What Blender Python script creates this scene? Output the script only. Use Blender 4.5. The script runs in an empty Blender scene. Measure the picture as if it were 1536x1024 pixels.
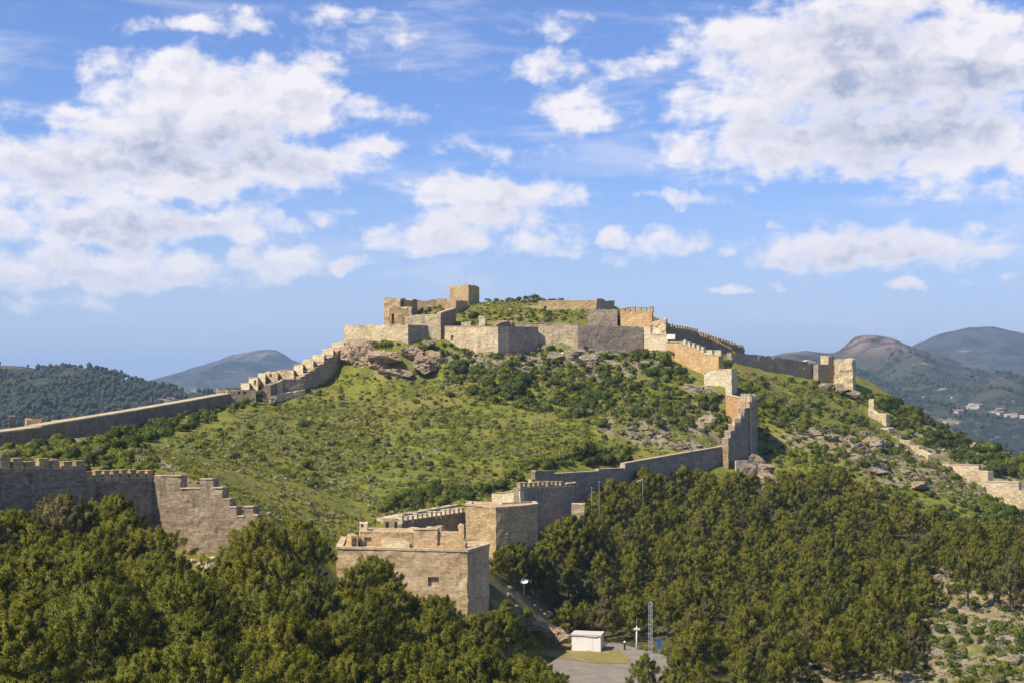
import bpy, math, random
import numpy as np

# ------------------------------------------------------------------ camera
scene = bpy.context.scene
R = math.radians
FPX = 1536 * 50 / 36.0            # focal length in pixels of a 1536 px wide frame
HORIZON = 580.0
PITCH = math.atan((HORIZON - 512) / FPX)
cam_data = bpy.data.cameras.new("camera")
cam_data.lens = 50; cam_data.sensor_width = 36
cam_data.clip_start = 0.5; cam_data.clip_end = 60000
cam = bpy.data.objects.new("camera", cam_data)
cam.location = (0, 0, 0)
cam.rotation_euler = (math.pi / 2 + PITCH, 0, 0)
scene.collection.objects.link(cam)
scene.camera = cam
SP, CP = math.sin(PITCH), math.cos(PITCH)

def at(px, py, Y):
    """point of the place seen in direction (px, py) at forward distance Y"""
    u = (px - 768) / FPX; v = (512 - py) / FPX
    dx, dy, dz = u, CP - v * SP, SP + v * CP
    k = Y / dy
    return (dx * k, Y, dz * k)

def project(x, y, z):
    f = y * CP + z * SP
    up = -y * SP + z * CP
    f = np.maximum(f, 0.01)
    return 768 + FPX * x / f, 512 - FPX * up / f

def direction_angles(px, py):
    u = (px - 768) / FPX; v = (512 - py) / FPX
    d = np.array([u, CP - v * SP, SP + v * CP]); d /= np.linalg.norm(d)
    return math.atan2(d[0], d[1]), math.asin(d[2])

# ------------------------------------------------------------------ view
scene.view_settings.view_transform = 'Standard'
scene.view_settings.look = 'None'
scene.view_settings.exposure = 0.45
scene.view_settings.gamma = 1.0
scene.cycles.max_bounces = 5
scene.cycles.diffuse_bounces = 2
scene.cycles.glossy_bounces = 1
scene.cycles.transmission_bounces = 3
scene.cycles.transparent_max_bounces = 4
scene.cycles.volume_bounces = 1

# ------------------------------------------------------------------ node helpers
class NT:
    def __init__(self, tree):
        self.t = tree; self.n = tree.nodes; self.l = tree.links
    def put(self, sock, v):
        if isinstance(v, bpy.types.NodeSocket): self.l.new(v, sock)
        elif v is not None:
            sock.default_value = v
    def node(self, kind, ins=None, **props):
        nd = self.n.new(kind)
        for k, v in props.items(): setattr(nd, k, v)
        for k, v in (ins or {}).items(): self.put(nd.inputs[k], v)
        return nd
    def math(self, op, a, b=None, c=None, clamp=False):
        nd = self.n.new('ShaderNodeMath'); nd.operation = op; nd.use_clamp = clamp
        for i, v in enumerate((a, b, c)):
            if v is not None: self.put(nd.inputs[i], v)
        return nd.outputs[0]
    def vmath(self, op, a, b=None, scale=None):
        nd = self.n.new('ShaderNodeVectorMath'); nd.operation = op
        self.put(nd.inputs[0], a)
        if b is not None: self.put(nd.inputs[1], b)
        if scale is not None: self.put(nd.inputs['Scale'], scale)
        return nd.outputs['Value' if op in ('LENGTH', 'DOT_PRODUCT', 'DISTANCE') else 'Vector']
    def mix(self, f, a, b, mode='MIX'):
        nd = self.n.new('ShaderNodeMix'); nd.data_type = 'RGBA'; nd.blend_type = mode
        self.put(nd.inputs[0], f)
        for i, v in ((6, a), (7, b)):
            if isinstance(v, (tuple, list)) and len(v) == 3: v = (*v, 1)
            self.put(nd.inputs[i], v)
        return nd.outputs[2]
    def step(self, v, lo, hi, a=0.0, b=1.0, smooth=True):
        nd = self.n.new('ShaderNodeMapRange')
        nd.interpolation_type = 'SMOOTHSTEP' if smooth else 'LINEAR'
        nd.clamp = True
        for i, x in enumerate((v, lo, hi, a, b)): self.put(nd.inputs[i], x)
        return nd.outputs[0]
    def noise(self, vec, scale, detail=4, rough=0.55, dist=0.0, out='Fac', dims='3D'):
        nd = self.n.new('ShaderNodeTexNoise'); nd.noise_dimensions = dims
        self.put(nd.inputs['Vector'], vec)
        nd.inputs['Scale'].default_value = scale; nd.inputs['Detail'].default_value = detail
        nd.inputs['Roughness'].default_value = rough; nd.inputs['Distortion'].default_value = dist
        return nd.outputs[0 if out == 'Fac' else 1]

# ------------------------------------------------------------------ sun and sky
SUN_EL, SUN_AZ = 51.0, 56.0      # the sun stands to the left and behind the viewer (degrees left of straight back)
sd = (-math.sin(R(SUN_AZ)) * math.cos(R(SUN_EL)), -math.cos(R(SUN_AZ)) * math.cos(R(SUN_EL)), math.sin(R(SUN_EL)))
SUN_DIR = np.array(sd)
sun_data = bpy.data.lights.new("sun", 'SUN')
sun_data.energy = 5.0; sun_data.angle = R(0.5); sun_data.color = (1.0, 0.89, 0.71)
sun = bpy.data.objects.new("sun", sun_data)
from mathutils import Vector
sun.rotation_euler = Vector(sd).to_track_quat('Z', 'Y').to_euler()
scene.collection.objects.link(sun)

world = bpy.data.worlds.new("World"); scene.world = world
world.use_nodes = True
world.node_tree.nodes.clear()
W = NT(world.node_tree)

# cloud banks: centre and half size (in the 1536 px frame they are seen in), strength
BANKS = [
 (330,160,190,80,1.15),(425,140,105,68,1.2),(240,210,170,60,1.1),(60,250,100,62,1.05),(200,262,240,46,1.1),(400,245,170,46,1.0),
 (570,165,85,30,.62),(300,120,100,45,1.0),(560,225,70,22,.75),(120,230,100,48,1.05),
 (135,95,42,27,.72),(205,45,42,18,.55),(285,33,36,15,.55),(368,38,62,22,.62),(520,45,110,32,.42),(620,100,60,26,.3),
 (190,332,150,44,1.1),(365,340,85,36,1.1),(480,326,42,15,.7),(20,330,70,40,.8),
 (140,405,240,38,.95),(400,395,90,34,.75),(60,455,200,14,.45),
 (520,398,44,16,.85),(740,292,165,34,1.0),(660,358,112,30,1.0),(820,365,78,22,1.0),(1000,297,110,11,.6),(740,325,130,40,.7),(740,225,130,18,.4),
 (930,354,30,22,1.0),(1000,365,70,28,.75),(940,390,40,16,.7),
 (1290,372,190,42,1.0),(1450,376,95,16,.8),(1170,334,25,10,.6),(1100,382,30,10,.6),
 (1108,438,34,9,.75),(1355,430,32,13,.85),(1490,420,60,9,.6),(1165,423,18,8,.6),
 (1150,60,130,70,1.05),(1300,90,230,95,1.15),(1460,90,150,75,1.15),(1280,205,270,68,1.1),(1150,160,160,60,.95),(1420,200,170,75,1.1),
 (840,100,80,32,.65),(960,95,130,24,.65),(870,165,90,38,.62),(820,45,70,22,.4),(1060,225,70,26,.7),
 (1525,235,45,40,.85),(1450,280,130,20,.62),(1330,0,150,30,.9),
 # beyond the frame, so that the sky goes on
 (-200,250,260,120,1.0),(-300,80,180,60,.9),(1750,180,260,120,1.0),(1800,380,220,40,.8),(300,-160,300,70,.9),(1200,-220,380,90,1.0),(-250,420,200,30,.8),
]
SHADES = [  # the thick grey undersides
 (300,225,130,26,1),(235,195,60,22,.7),(395,215,90,30,.8),(210,352,120,20,1.1),(300,345,50,16,.8),(420,250,110,22,.7),(120,265,110,22,.6),
 (150,425,170,14,.8),(380,408,60,14,.5),(745,322,120,14,.6),(660,377,90,8,.5),(1000,385,60,10,.4),(1290,394,150,14,.7),(1310,365,90,12,.4),
 (1360,165,170,44,1.2),(1240,190,130,30,.9),(1290,60,90,34,.9),(1420,130,120,30,.9),(1150,110,60,22,.5),(1280,235,200,18,.6),(1480,190,80,28,.8)]
def cloud_group():
    g = bpy.data.node_groups.new("cloud_density", 'ShaderNodeTree')
    g.interface.new_socket("P", in_out='INPUT', socket_type='NodeSocketVector')
    g.interface.new_socket("Density", in_out='OUTPUT', socket_type='NodeSocketFloat')
    g.interface.new_socket("Lit", in_out='OUTPUT', socket_type='NodeSocketFloat')
    g.interface.new_socket("Core", in_out='OUTPUT', socket_type='NodeSocketFloat')
    g.interface.new_socket("Streak", in_out='OUTPUT', socket_type='NodeSocketFloat')
    G = NT(g)
    gi = g.nodes.new('NodeGroupInput'); go = g.nodes.new('NodeGroupOutput')
    P = gi.outputs[0]
    # P = (azimuth, elevation, 0) * FPX / 100  -> about one unit for 100 px
    w1 = G.noise(P, 0.9, 4, 0.62, out='Color', dims='2D')
    w1 = G.vmath('SUBTRACT', w1, (0.5, 0.5, 0.5))
    PW = G.vmath('ADD', P, G.vmath('MULTIPLY', w1, (1.0, 0.6, 0)))
    m = None; low = None
    for cx, cy, rx, ry, w in BANKS:
        az, el = direction_angles(cx, cy)
        ax, ay = az * FPX / 100, el * FPX / 100
        d = G.vmath('MULTIPLY_ADD', PW, (100 / rx * 0.95, 100 / ry * 0.98, 0))
        d.node.inputs[2].default_value = (-ax * 100 / rx * 0.95, -ay * 100 / ry * 0.98, 0)
        r2 = G.vmath('DOT_PRODUCT', d, d)
        e = G.math('MULTIPLY_ADD', r2, -0.75 * w, w)
        m = e if m is None else G.math('SMOOTH_MAX', m, e, 0.22)
    m = G.math('MAXIMUM', m, -0.55)
    PS = G.vmath('MULTIPLY_ADD', w1, (1.3, 0.8, 0)); G.put(PS.node.inputs[2], P)
    for cx, cy, rx, ry, w in SHADES:
        az, el = direction_angles(cx, cy)
        ax, ay = az * FPX / 100, el * FPX / 100
        d = G.vmath('MULTIPLY_ADD', PS, (100 / rx * 0.7, 100 / ry * 0.6, 0))
        d.node.inputs[2].default_value = (-ax * 100 / rx * 0.7, -ay * 100 / ry * 0.6, 0)
        e = G.math('MULTIPLY_ADD', G.vmath('DOT_PRODUCT', d, d), -w, w)
        low = e if low is None else G.math('MAXIMUM', low, e)
    V = G.vmath('MULTIPLY', P, (1.0, 1.45, 1))
    big = G.noise(V, 0.95, 3, 0.5, 0.1, dims='2D')
    n = G.noise(V, 2.2, 8, 0.58, 0.1, dims='2D')
    streak = G.noise(G.vmath('MULTIPLY', P, (0.35, 1.7, 1)), 1.0, 5, 0.6, 0.3, dims='2D')
    nn = G.math('MULTIPLY_ADD', n, 1.34, G.math('MULTIPLY', big, 0.75))
    d = G.math('ADD', nn, m)
    d = G.math('MULTIPLY_ADD', streak, 0.55, d)
    d = G.math('SUBTRACT', d, 1.64)
    # the same field a step towards the sun: what it gains there shades this point
    V2 = G.vmath('ADD', V, (-0.10, 0.24, 0))
    n2 = G.noise(V2, 2.2, 4, 0.55, 0.1, dims='2D')
    big2 = G.noise(G.vmath('ADD', V, (-0.25, 0.55, 0)), 0.95, 2, 0.5, 0.1, dims='2D')
    lit = G.math('MULTIPLY', G.math('SUBTRACT', n, n2), 1.25)
    lit = G.math('ADD', lit, G.math('MULTIPLY', G.math('SUBTRACT', big, big2), 0.9))
    g.links.new(d, go.inputs[0]); g.links.new(lit, go.inputs[1]); g.links.new(G.math('MAXIMUM', low, 0.0), go.inputs[2]); g.links.new(streak, go.inputs[3])
    return g
cg = cloud_group()
tc = W.node('ShaderNodeTexCoord')
D = W.vmath('NORMALIZE', tc.outputs['Generated'])
sx = W.node('ShaderNodeSeparateXYZ', {0: D})
azm = W.math('ARCTAN2', sx.outputs[0], sx.outputs[1])
elv = W.math('ARCSINE', sx.outputs[2])
Pc = W.node('ShaderNodeCombineXYZ', {0: W.math('MULTIPLY', azm, FPX / 100), 1: W.math('MULTIPLY', elv, FPX / 100)}).outputs[0]
cloud = W.n.new('ShaderNodeGroup'); cloud.node_tree = cg
W.put(cloud.inputs[0], Pc)
d0, lit, core, strk = cloud.outputs
sky = W.node('ShaderNodeTexSky', sky_type='NISHITA', sun_disc=False)
sky.sun_elevation = R(SUN_EL); sky.sun_rotation = R(180 + SUN_AZ)
sky.altitude = 200; sky.air_density = 1.0; sky.dust_density = 0.3; sky.ozone_density = 2.0
SKYS = 0.086
skycol = W.mix(1.0, sky.outputs[0], (0.76, 0.91, 1.34), 'MULTIPLY')
alpha = W.math('MULTIPLY', W.step(d0, -0.14, 0.62), 0.97)
veil = W.math('MULTIPLY', W.step(strk, 0.48, 0.78), 0.36)      # thin high cloud
alpha = W.math('MAXIMUM', alpha, W.math('MULTIPLY', W.math('ADD', alpha, veil), W.step(elv, 0.0, 0.12)))
thick = W.step(d0, 0.15, 1.2)
dark = W.step(lit, 0.18, -0.26)
shade = W.math('MULTIPLY', thick, W.math('ADD', W.math('MULTIPLY_ADD', dark, 0.60, 0.08), W.math('MULTIPLY', W.step(core, 0.0, 0.85), 0.85)), clamp=True)
ccol = W.mix(shade, (8.9, 8.4, 8.5), (3.7, 4.15, 5.5))
skycol = W.mix(W.step(elv, 0.17, -0.01, 0.0, 0.75), skycol, (5.2, 5.7, 7.0))
full = W.mix(W.math('MINIMUM', alpha, 0.97), skycol, ccol)
bg = W.node('ShaderNodeBackground', {'Color': full, 'Strength': SKYS})
W.l.new(bg.outputs[0], W.node('ShaderNodeOutputWorld').inputs[0])
world.cycles.sampling_method = 'MANUAL'; world.cycles.sample_map_resolution = 512

# ------------------------------------------------------------------ numpy noise
def _hash(ix, iy, iz, seed):
    h = (ix * 374761393 + iy * 668265263 + iz * 2147483647 + seed * 1274126177) & 0xffffffff
    h = ((h ^ (h >> 13)) * 1274126177) & 0xffffffff
    return ((h ^ (h >> 16)) & 0xffffff) / float(0xffffff)
def vnoise(x, y, z=None, seed=0):
    x = np.asarray(x, float); y = np.asarray(y, float)
    z = np.zeros_like(x) if z is None else np.asarray(z, float)
    ix, iy, iz = (np.floor(a).astype(np.int64) for a in (x, y, z))
    fx, fy, fz = x - ix, y - iy, z - iz
    fx, fy, fz = (f * f * (3 - 2 * f) for f in (fx, fy, fz))
    r = 0
    for a in (0, 1):
        for b in (0, 1):
            for c in (0, 1):
                w = (fx if a else 1 - fx) * (fy if b else 1 - fy) * (fz if c else 1 - fz)
                r = r + w * _hash(ix + a, iy + b, iz + c, seed)
    return r * 2 - 1
def fbm(x, y, z=None, oct=4, seed=0, gain=0.5):
    s = 0; a = 1; t = 0
    for k in range(oct):
        f = 2.03 ** k
        s = s + a * vnoise(x * f + 17.3 * k, y * f - 9.1 * k, None if z is None else z * f, seed + k)
        t += a; a *= gain
    return s / t
def sstep(x, a, b):
    t = np.clip((x - a) / (b - a), 0, 1)
    return t * t * (3 - 2 * t)

# ------------------------------------------------------------------ object helpers
COL = scene.collection
def tag(o, label=None, cat=None, group=None, kind=None):
    if label: o['label'] = label
    if cat: o['category'] = cat
    if group: o['group'] = group
    if kind: o['kind'] = kind
    return o
def empty(name, loc, label=None, cat=None, group=None):
    o = bpy.data.objects.new(name, None); COL.objects.link(o); o.location = loc
    o.empty_display_size = 0.5
    return tag(o, label, cat, group)
def mesh_np(name, V, F, mats, smooth=False, fmat=None, normals=None):
    V = np.asarray(V, np.float32); F = np.asarray(F, np.int32)
    me = bpy.data.meshes.new(name)
    n = F.shape[1]
    me.vertices.add(len(V)); me.vertices.foreach_set('co', V.ravel())
    me.loops.add(F.size); me.loops.foreach_set('vertex_index', F.ravel())
    me.polygons.add(len(F)); me.polygons.foreach_set('loop_start', np.arange(0, F.size, n, dtype=np.int32))
    for m in (mats if isinstance(mats, (list, tuple)) else [mats]): me.materials.append(m)
    if fmat is not None: me.polygons.foreach_set('material_index', np.asarray(fmat, np.int32))
    me.update(calc_edges=True)
    me.polygons.foreach_set('use_smooth', np.full(len(F), smooth, bool))
    if normals is not None:
        me.polygons.foreach_set('use_smooth', np.ones(len(F), bool))
        me.normals_split_custom_set_from_vertices(np.asarray(normals, np.float32))
    else: me.validate()
    return me
def obj(name, me, parent=None, loc=None):
    o = bpy.data.objects.new(name, me); COL.objects.link(o)
    if parent is not None: o.parent = parent
    if loc is not None: o.location = loc
    return o
class MB:
    """collects faces for ONE mesh"""
    def __init__(self): self.v = []; self.f = []
    def add(self, vs, fs):
        b = len(self.v); self.v += [tuple(p) for p in vs]; self.f += [tuple(b + i for i in f) for f in fs]
    def box(self, c, s, rz=0.0):
        x, y, z = s[0] / 2, s[1] / 2, s[2] / 2; cr, sr = math.cos(rz), math.sin(rz)
        vs = [(c[0] + a * x * cr - b * y * sr, c[1] + a * x * sr + b * y * cr, c[2] + d * z) for d in (-1, 1) for a, b in ((-1, -1), (1, -1), (1, 1), (-1, 1))]
        self.add(vs, [(3, 2, 1, 0), (4, 5, 6, 7), (0, 1, 5, 4), (1, 2, 6, 5), (2, 3, 7, 6), (3, 0, 4, 7)])
    def tube(self, pts, rad, n=6):
        pts = [Vector(p) for p in pts]
        rad = rad if isinstance(rad, (list, tuple)) else [rad] * len(pts)
        rings = []
        for i, p in enumerate(pts):
            t = (pts[min(i + 1, len(pts) - 1)] - pts[max(i - 1, 0)]).normalized()
            a = t.cross(Vector((0.31, 0.2, 0.93)) if abs(t.z) < .9 else Vector((1, 0, 0))).normalized(); b = t.cross(a)
            rings.append([p + (a * math.cos(2 * math.pi * k / n) + b * math.sin(2 * math.pi * k / n)) * rad[i] for k in range(n)])
        vs = [q for r in rings for q in r]; fs = []
        for i in range(len(pts) - 1):
            for k in range(n):
                k2 = (k + 1) % n
                fs.append((i * n + k, i * n + k2, (i + 1) * n + k2, (i + 1) * n + k))
        fs.append(tuple(range(n))[::-1]); fs.append(tuple((len(pts) - 1) * n + k for k in range(n)))
        self.add(vs, fs)
    def build(self, name, mat, parent=None, smooth=False, loc=None):
        me = bpy.data.meshes.new(name)
        me.from_pydata(self.v, [], self.f); me.materials.append(mat); me.update()
        if smooth: me.polygons.foreach_set('use_smooth', np.ones(len(me.polygons), bool))
        return obj(name, me, parent, loc)

# ------------------------------------------------------------------ materials
def new_mat(name):
    m = bpy.data.materials.new(name); m.use_nodes = True; m.node_tree.nodes.clear()
    T = NT(m.node_tree)
    b = T.node('ShaderNodeBsdfPrincipled'); out = T.node('ShaderNodeOutputMaterial')
    T.l.new(b.outputs[0], out.inputs[0])
    b.inputs['Roughness'].default_value = 0.9
    b.inputs['Specular IOR Level'].default_value = 0.2
    return m, T, b, out
def plain(name, c, rough=0.6, metal=0.0, var=0.12):
    m, T, b, out = new_mat(name)
    g = T.node('ShaderNodeNewGeometry').outputs['Position']
    n = T.noise(g, 2.3, 5, 0.65)
    T.put(b.inputs['Base Color'], T.mix(n, tuple(x * (1 - var) for x in c), tuple(min(1, x * (1 + var)) for x in c)))
    b.inputs['Roughness'].default_value = rough; b.inputs['Metallic'].default_value = metal
    return m
def stone(name, light, dark, stain=(0.10, 0.085, 0.065), stain_amt=0.5, block=(0.6, 0.6, 0.3), orange=0.0, patch=0.0, joint=0.5, bump=0.34):
    m, T, b, out = new_mat(name)
    P = T.node('ShaderNodeNewGeometry').outputs['Position']
    big = T.noise(P, 0.17, 6, 0.65, 0.6)
    mid = T.noise(P, 0.6, 6, 0.65)
    fine = T.noise(P, 4.0, 4, 0.7)
    col = T.mix(T.step(big, 0.35, 0.68), light, dark)
    # courses of squared rubble: every block its own tone
    Q = T.vmath('ADD', T.vmath('DIVIDE', P, block), T.vmath('SCALE', T.noise(P, 1.1, 2, 0.5, out='Color'), scale=0.35))
    vo = T.node('ShaderNodeTexVoronoi', {'Vector': Q, 'Scale': 1.0, 'Randomness': 0.85}, feature='F1')
    bl = T.node('ShaderNodeSeparateXYZ', {0: vo.outputs['Color']}).outputs[0]
    col = T.mix(T.math('MULTIPLY', T.step(bl, 0.2, 1.0, 0, 1, False), 0.22), col, tuple(min(1, x * 1.75) for x in light))
    col = T.mix(T.math('MULTIPLY', T.step(bl, 0.75, 0.0, 0, 1, False), 0.25), col, tuple(x * 0.45 for x in dark))
    vj = T.node('ShaderNodeTexVoronoi', {'Vector': Q, 'Scale': 1.0, 'Randomness': 0.85}, feature='DISTANCE_TO_EDGE')
    jt = T.step(vj.outputs['Distance'], 0.07, 0.0)
    col = T.mix(T.math('MULTIPLY', jt, joint), col, tuple(x * 0.35 for x in dark))
    # weather streaks running down the face
    S = T.vmath('MULTIPLY', P, (1.3, 1.3, 0.16))
    st = T.noise(S, 0.8, 6, 0.65)
    col = T.mix(T.math('MULTIPLY', T.step(st, 0.52, 0.72), stain_amt), col, stain)
    st2 = T.noise(T.vmath('MULTIPLY', P, (0.25, 0.25, 1.6)), 0.9, 5, 0.6)
    col = T.mix(T.math('MULTIPLY', T.step(st2, 0.53, 0.75), stain_amt * 0.7), col, tuple(x * 1.2 for x in stain))
    if orange: col = T.mix(T.math('MULTIPLY', T.step(T.noise(T.vmath('MULTIPLY', P, (1, 1, 0.3)), 0.35, 5, 0.6), 0.42, 0.62), orange), col, (0.50, 0.24, 0.08))
    if patch: col = T.mix(T.math('MULTIPLY', T.step(T.noise(P, 0.3, 5, 0.6), 0.5, 0.6), patch), col, (0.62, 0.53, 0.40))
    col = T.mix(T.math('MULTIPLY', T.step(fine, 0.35, 0.75, 0, 1), 0.25), col, tuple(min(1, x * 1.5) for x in light))
    sp1 = T.noise(T.vmath('MULTIPLY', P, (1, 1, 2.3)), 1.4, 5, 0.75)
    col = T.mix(T.math('MULTIPLY', T.step(sp1, 0.53, 0.68), 0.6), col, tuple(x * 0.33 for x in dark))
    col = T.mix(T.math('MULTIPLY', T.step(sp1, 0.47, 0.34), 0.6), col, tuple(min(.8, x * 1.5) for x in light))
    band = T.noise(T.vmath('MULTIPLY', P, (0.22, 0.22, 3.2)), 1.0, 3, 0.6)
    col = T.mix(T.math('MULTIPLY', T.step(band, 0.54, 0.66), 0.40), col, tuple(x * 0.55 for x in dark))
    veg = T.noise(T.vmath('MULTIPLY', P, (1, 1, 0.7)), 0.45, 6, 0.7)
    col = T.mix(T.math('MULTIPLY', T.step(veg, 0.63, 0.70), 0.6), col, (0.10, 0.10, 0.045))
    T.put(b.inputs['Base Color'], col)
    h = T.math('ADD', T.math('MULTIPLY', mid, 0.6), T.math('ADD', T.math('MULTIPLY', fine, 0.25), T.math('MULTIPLY', jt, -0.25)))
    h = T.math('ADD', h, T.math('MULTIPLY', bl, 0.18))
    T.put(b.inputs['Normal'], T.node('ShaderNodeBump', {'Strength': bump, 'Distance': 0.3, 'Height': h}).outputs[0])
    b.inputs['Roughness'].default_value = 0.95
    return m
M = {}
M['tan'] = stone('tan_rubble_masonry', (0.50, 0.36, 0.19), (0.34, 0.235, 0.125), stain_amt=0.35)
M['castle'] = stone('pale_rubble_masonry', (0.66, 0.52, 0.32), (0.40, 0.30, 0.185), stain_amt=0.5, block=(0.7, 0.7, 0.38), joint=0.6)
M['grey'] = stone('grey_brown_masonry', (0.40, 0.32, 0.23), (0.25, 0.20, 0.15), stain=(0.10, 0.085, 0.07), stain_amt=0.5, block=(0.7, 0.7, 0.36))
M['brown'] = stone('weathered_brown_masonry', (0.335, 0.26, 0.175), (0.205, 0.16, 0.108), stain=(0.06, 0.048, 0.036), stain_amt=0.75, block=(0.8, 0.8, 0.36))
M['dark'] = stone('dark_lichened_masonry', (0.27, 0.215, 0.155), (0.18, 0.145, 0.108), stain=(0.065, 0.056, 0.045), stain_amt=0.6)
M['orange'] = stone('ochre_masonry', (0.58, 0.41, 0.21), (0.46, 0.30, 0.15), stain=(0.26, 0.14, 0.06), stain_amt=0.35, orange=0.75, joint=0.35)
M['pale'] = stone('pale_limestone', (0.64, 0.53, 0.37), (0.52, 0.41, 0.26), stain=(0.28, 0.21, 0.13), stain_amt=0.35, joint=0.35)
M['coping'] = stone('pale_coping_stone', (0.52, 0.41, 0.26), (0.40, 0.31, 0.19), stain=(0.28, 0.22, 0.15), stain_amt=0.35, joint=0.25, bump=0.3)
M['plaster'] = stone('patched_plaster_masonry', (0.50, 0.37, 0.21), (0.38, 0.27, 0.155), stain=(0.17, 0.12, 0.075), stain_amt=0.5, patch=0.35, joint=0.3)
M['smooth'] = stone('smooth_grey_render', (0.33, 0.265, 0.19), (0.24, 0.19, 0.135), stain=(0.10, 0.08, 0.06), stain_amt=0.75, block=(2.2, 2.2, 0.8), joint=0.25, bump=0.25)
M['void'] = plain('dark_interior', (0.02, 0.018, 0.015), 1.0)

def rock_material(name, a, b_, moss=0.35):
    m, T, b, out = new_mat(name)
    P = T.node('ShaderNodeNewGeometry').outputs['Position']
    n1 = T.noise(P, 0.35, 6, 0.65, 0.5); n2 = T.noise(P, 2.2, 7, 0.7); n3 = T.noise(T.vmath('MULTIPLY', P, (1, 1, 2.5)), 1.0, 5, 0.6)
    col = T.mix(T.step(n1, 0.35, 0.65), a, b_)
    col = T.mix(T.math('MULTIPLY', T.step(n3, 0.55, 0.7), 0.55), col, tuple(x * 0.4 for x in b_))
    col = T.mix(T.math('MULTIPLY', T.step(n2, 0.5, 0.75), 0.4), col, tuple(min(1, x * 1.5) for x in a))
    if moss: col = T.mix(T.math('MULTIPLY', T.step(T.noise(P, 0.8, 5, 0.6), 0.52, 0.62), moss), col, (0.09, 0.10, 0.035))
    T.put(b.inputs['Base Color'], col)
    T.put(b.inputs['Normal'], T.node('ShaderNodeBump', {'Strength': 0.8, 'Distance': 0.5, 'Height': T.math('ADD', n2, T.math('MULTIPLY', n3, 0.6))}).outputs[0])
    return m
M['rock'] = rock_material('grey_brown_rock', (0.36, 0.29, 0.20), (0.23, 0.185, 0.13))
M['rock_tan'] = rock_material('tan_sandstone', (0.42, 0.31, 0.20), (0.31, 0.225, 0.145), 0.25)

def foliage(name, base, tip, var=0.35, transl=0.3, dry=False):
    m, T, b, out = new_mat(name)
    P = T.node('ShaderNodeNewGeometry').outputs['Position']
    oi = T.node('ShaderNodeObjectInfo')
    n = T.noise(P, 0.9, 4, 0.6)
    n2 = T.noise(P, 5.0, 2, 0.6)
    col = T.mix(T.step(n, 0.33, 0.68), base, tip)
    col = T.mix(T.math('MULTIPLY', oi.outputs['Random'], var), col, tuple(x * k for x, k in zip(tip, (1.22, 1.04, 0.75))))
    col = T.mix(T.math('MULTIPLY', T.step(n2, 0.5, 0.8), 0.2), col, tuple(x * 0.55 for x in base))
    if dry: col = T.mix(T.math('MULTIPLY', T.step(oi.outputs['Random'], 0.93, 0.95), 0.65), col, (0.15, 0.125, 0.075))
    T.put(b.inputs['Base Color'], col)
    b.inputs['Roughness'].default_value = 0.65
    tr = T.node('ShaderNodeBsdfTranslucent', {'Color': T.mix(1.0, col, (1.25, 1.2, 0.6), 'MULTIPLY')})
    ms = T.node('ShaderNodeMixShader', {0: transl, 1: b.outputs[0], 2: tr.outputs[0]})
    T.l.new(ms.outputs[0], out.inputs[0])
    return m
M['pine'] = foliage('pine_needles', (0.078, 0.098, 0.017), (0.215, 0.220, 0.030), 0.4, 0.30, dry=True)
M['shrub_dark'] = foliage('dark_shrub_leaves', (0.045, 0.070, 0.018), (0.105, 0.145, 0.028), 0.35)
M['shrub_mid'] = foliage('green_shrub_leaves', (0.09, 0.125, 0.022), (0.20, 0.235, 0.040), 0.35)
M['shrub_grey'] = foliage('grey_green_shrub_leaves', (0.13, 0.145, 0.070), (0.26, 0.27, 0.14), 0.3)
M['grass'] = foliage('grass_blades', (0.14, 0.155, 0.022), (0.29, 0.275, 0.042), 0.0, 0.35)
M['pale_tuft'] = foliage('pale_tuft_leaves', (0.20, 0.22, 0.10), (0.38, 0.38, 0.22), 0.0, 0.3)
M['bark'] = rock_material('pine_bark', (0.16, 0.12, 0.09), (0.10, 0.075, 0.055), 0)

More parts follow.
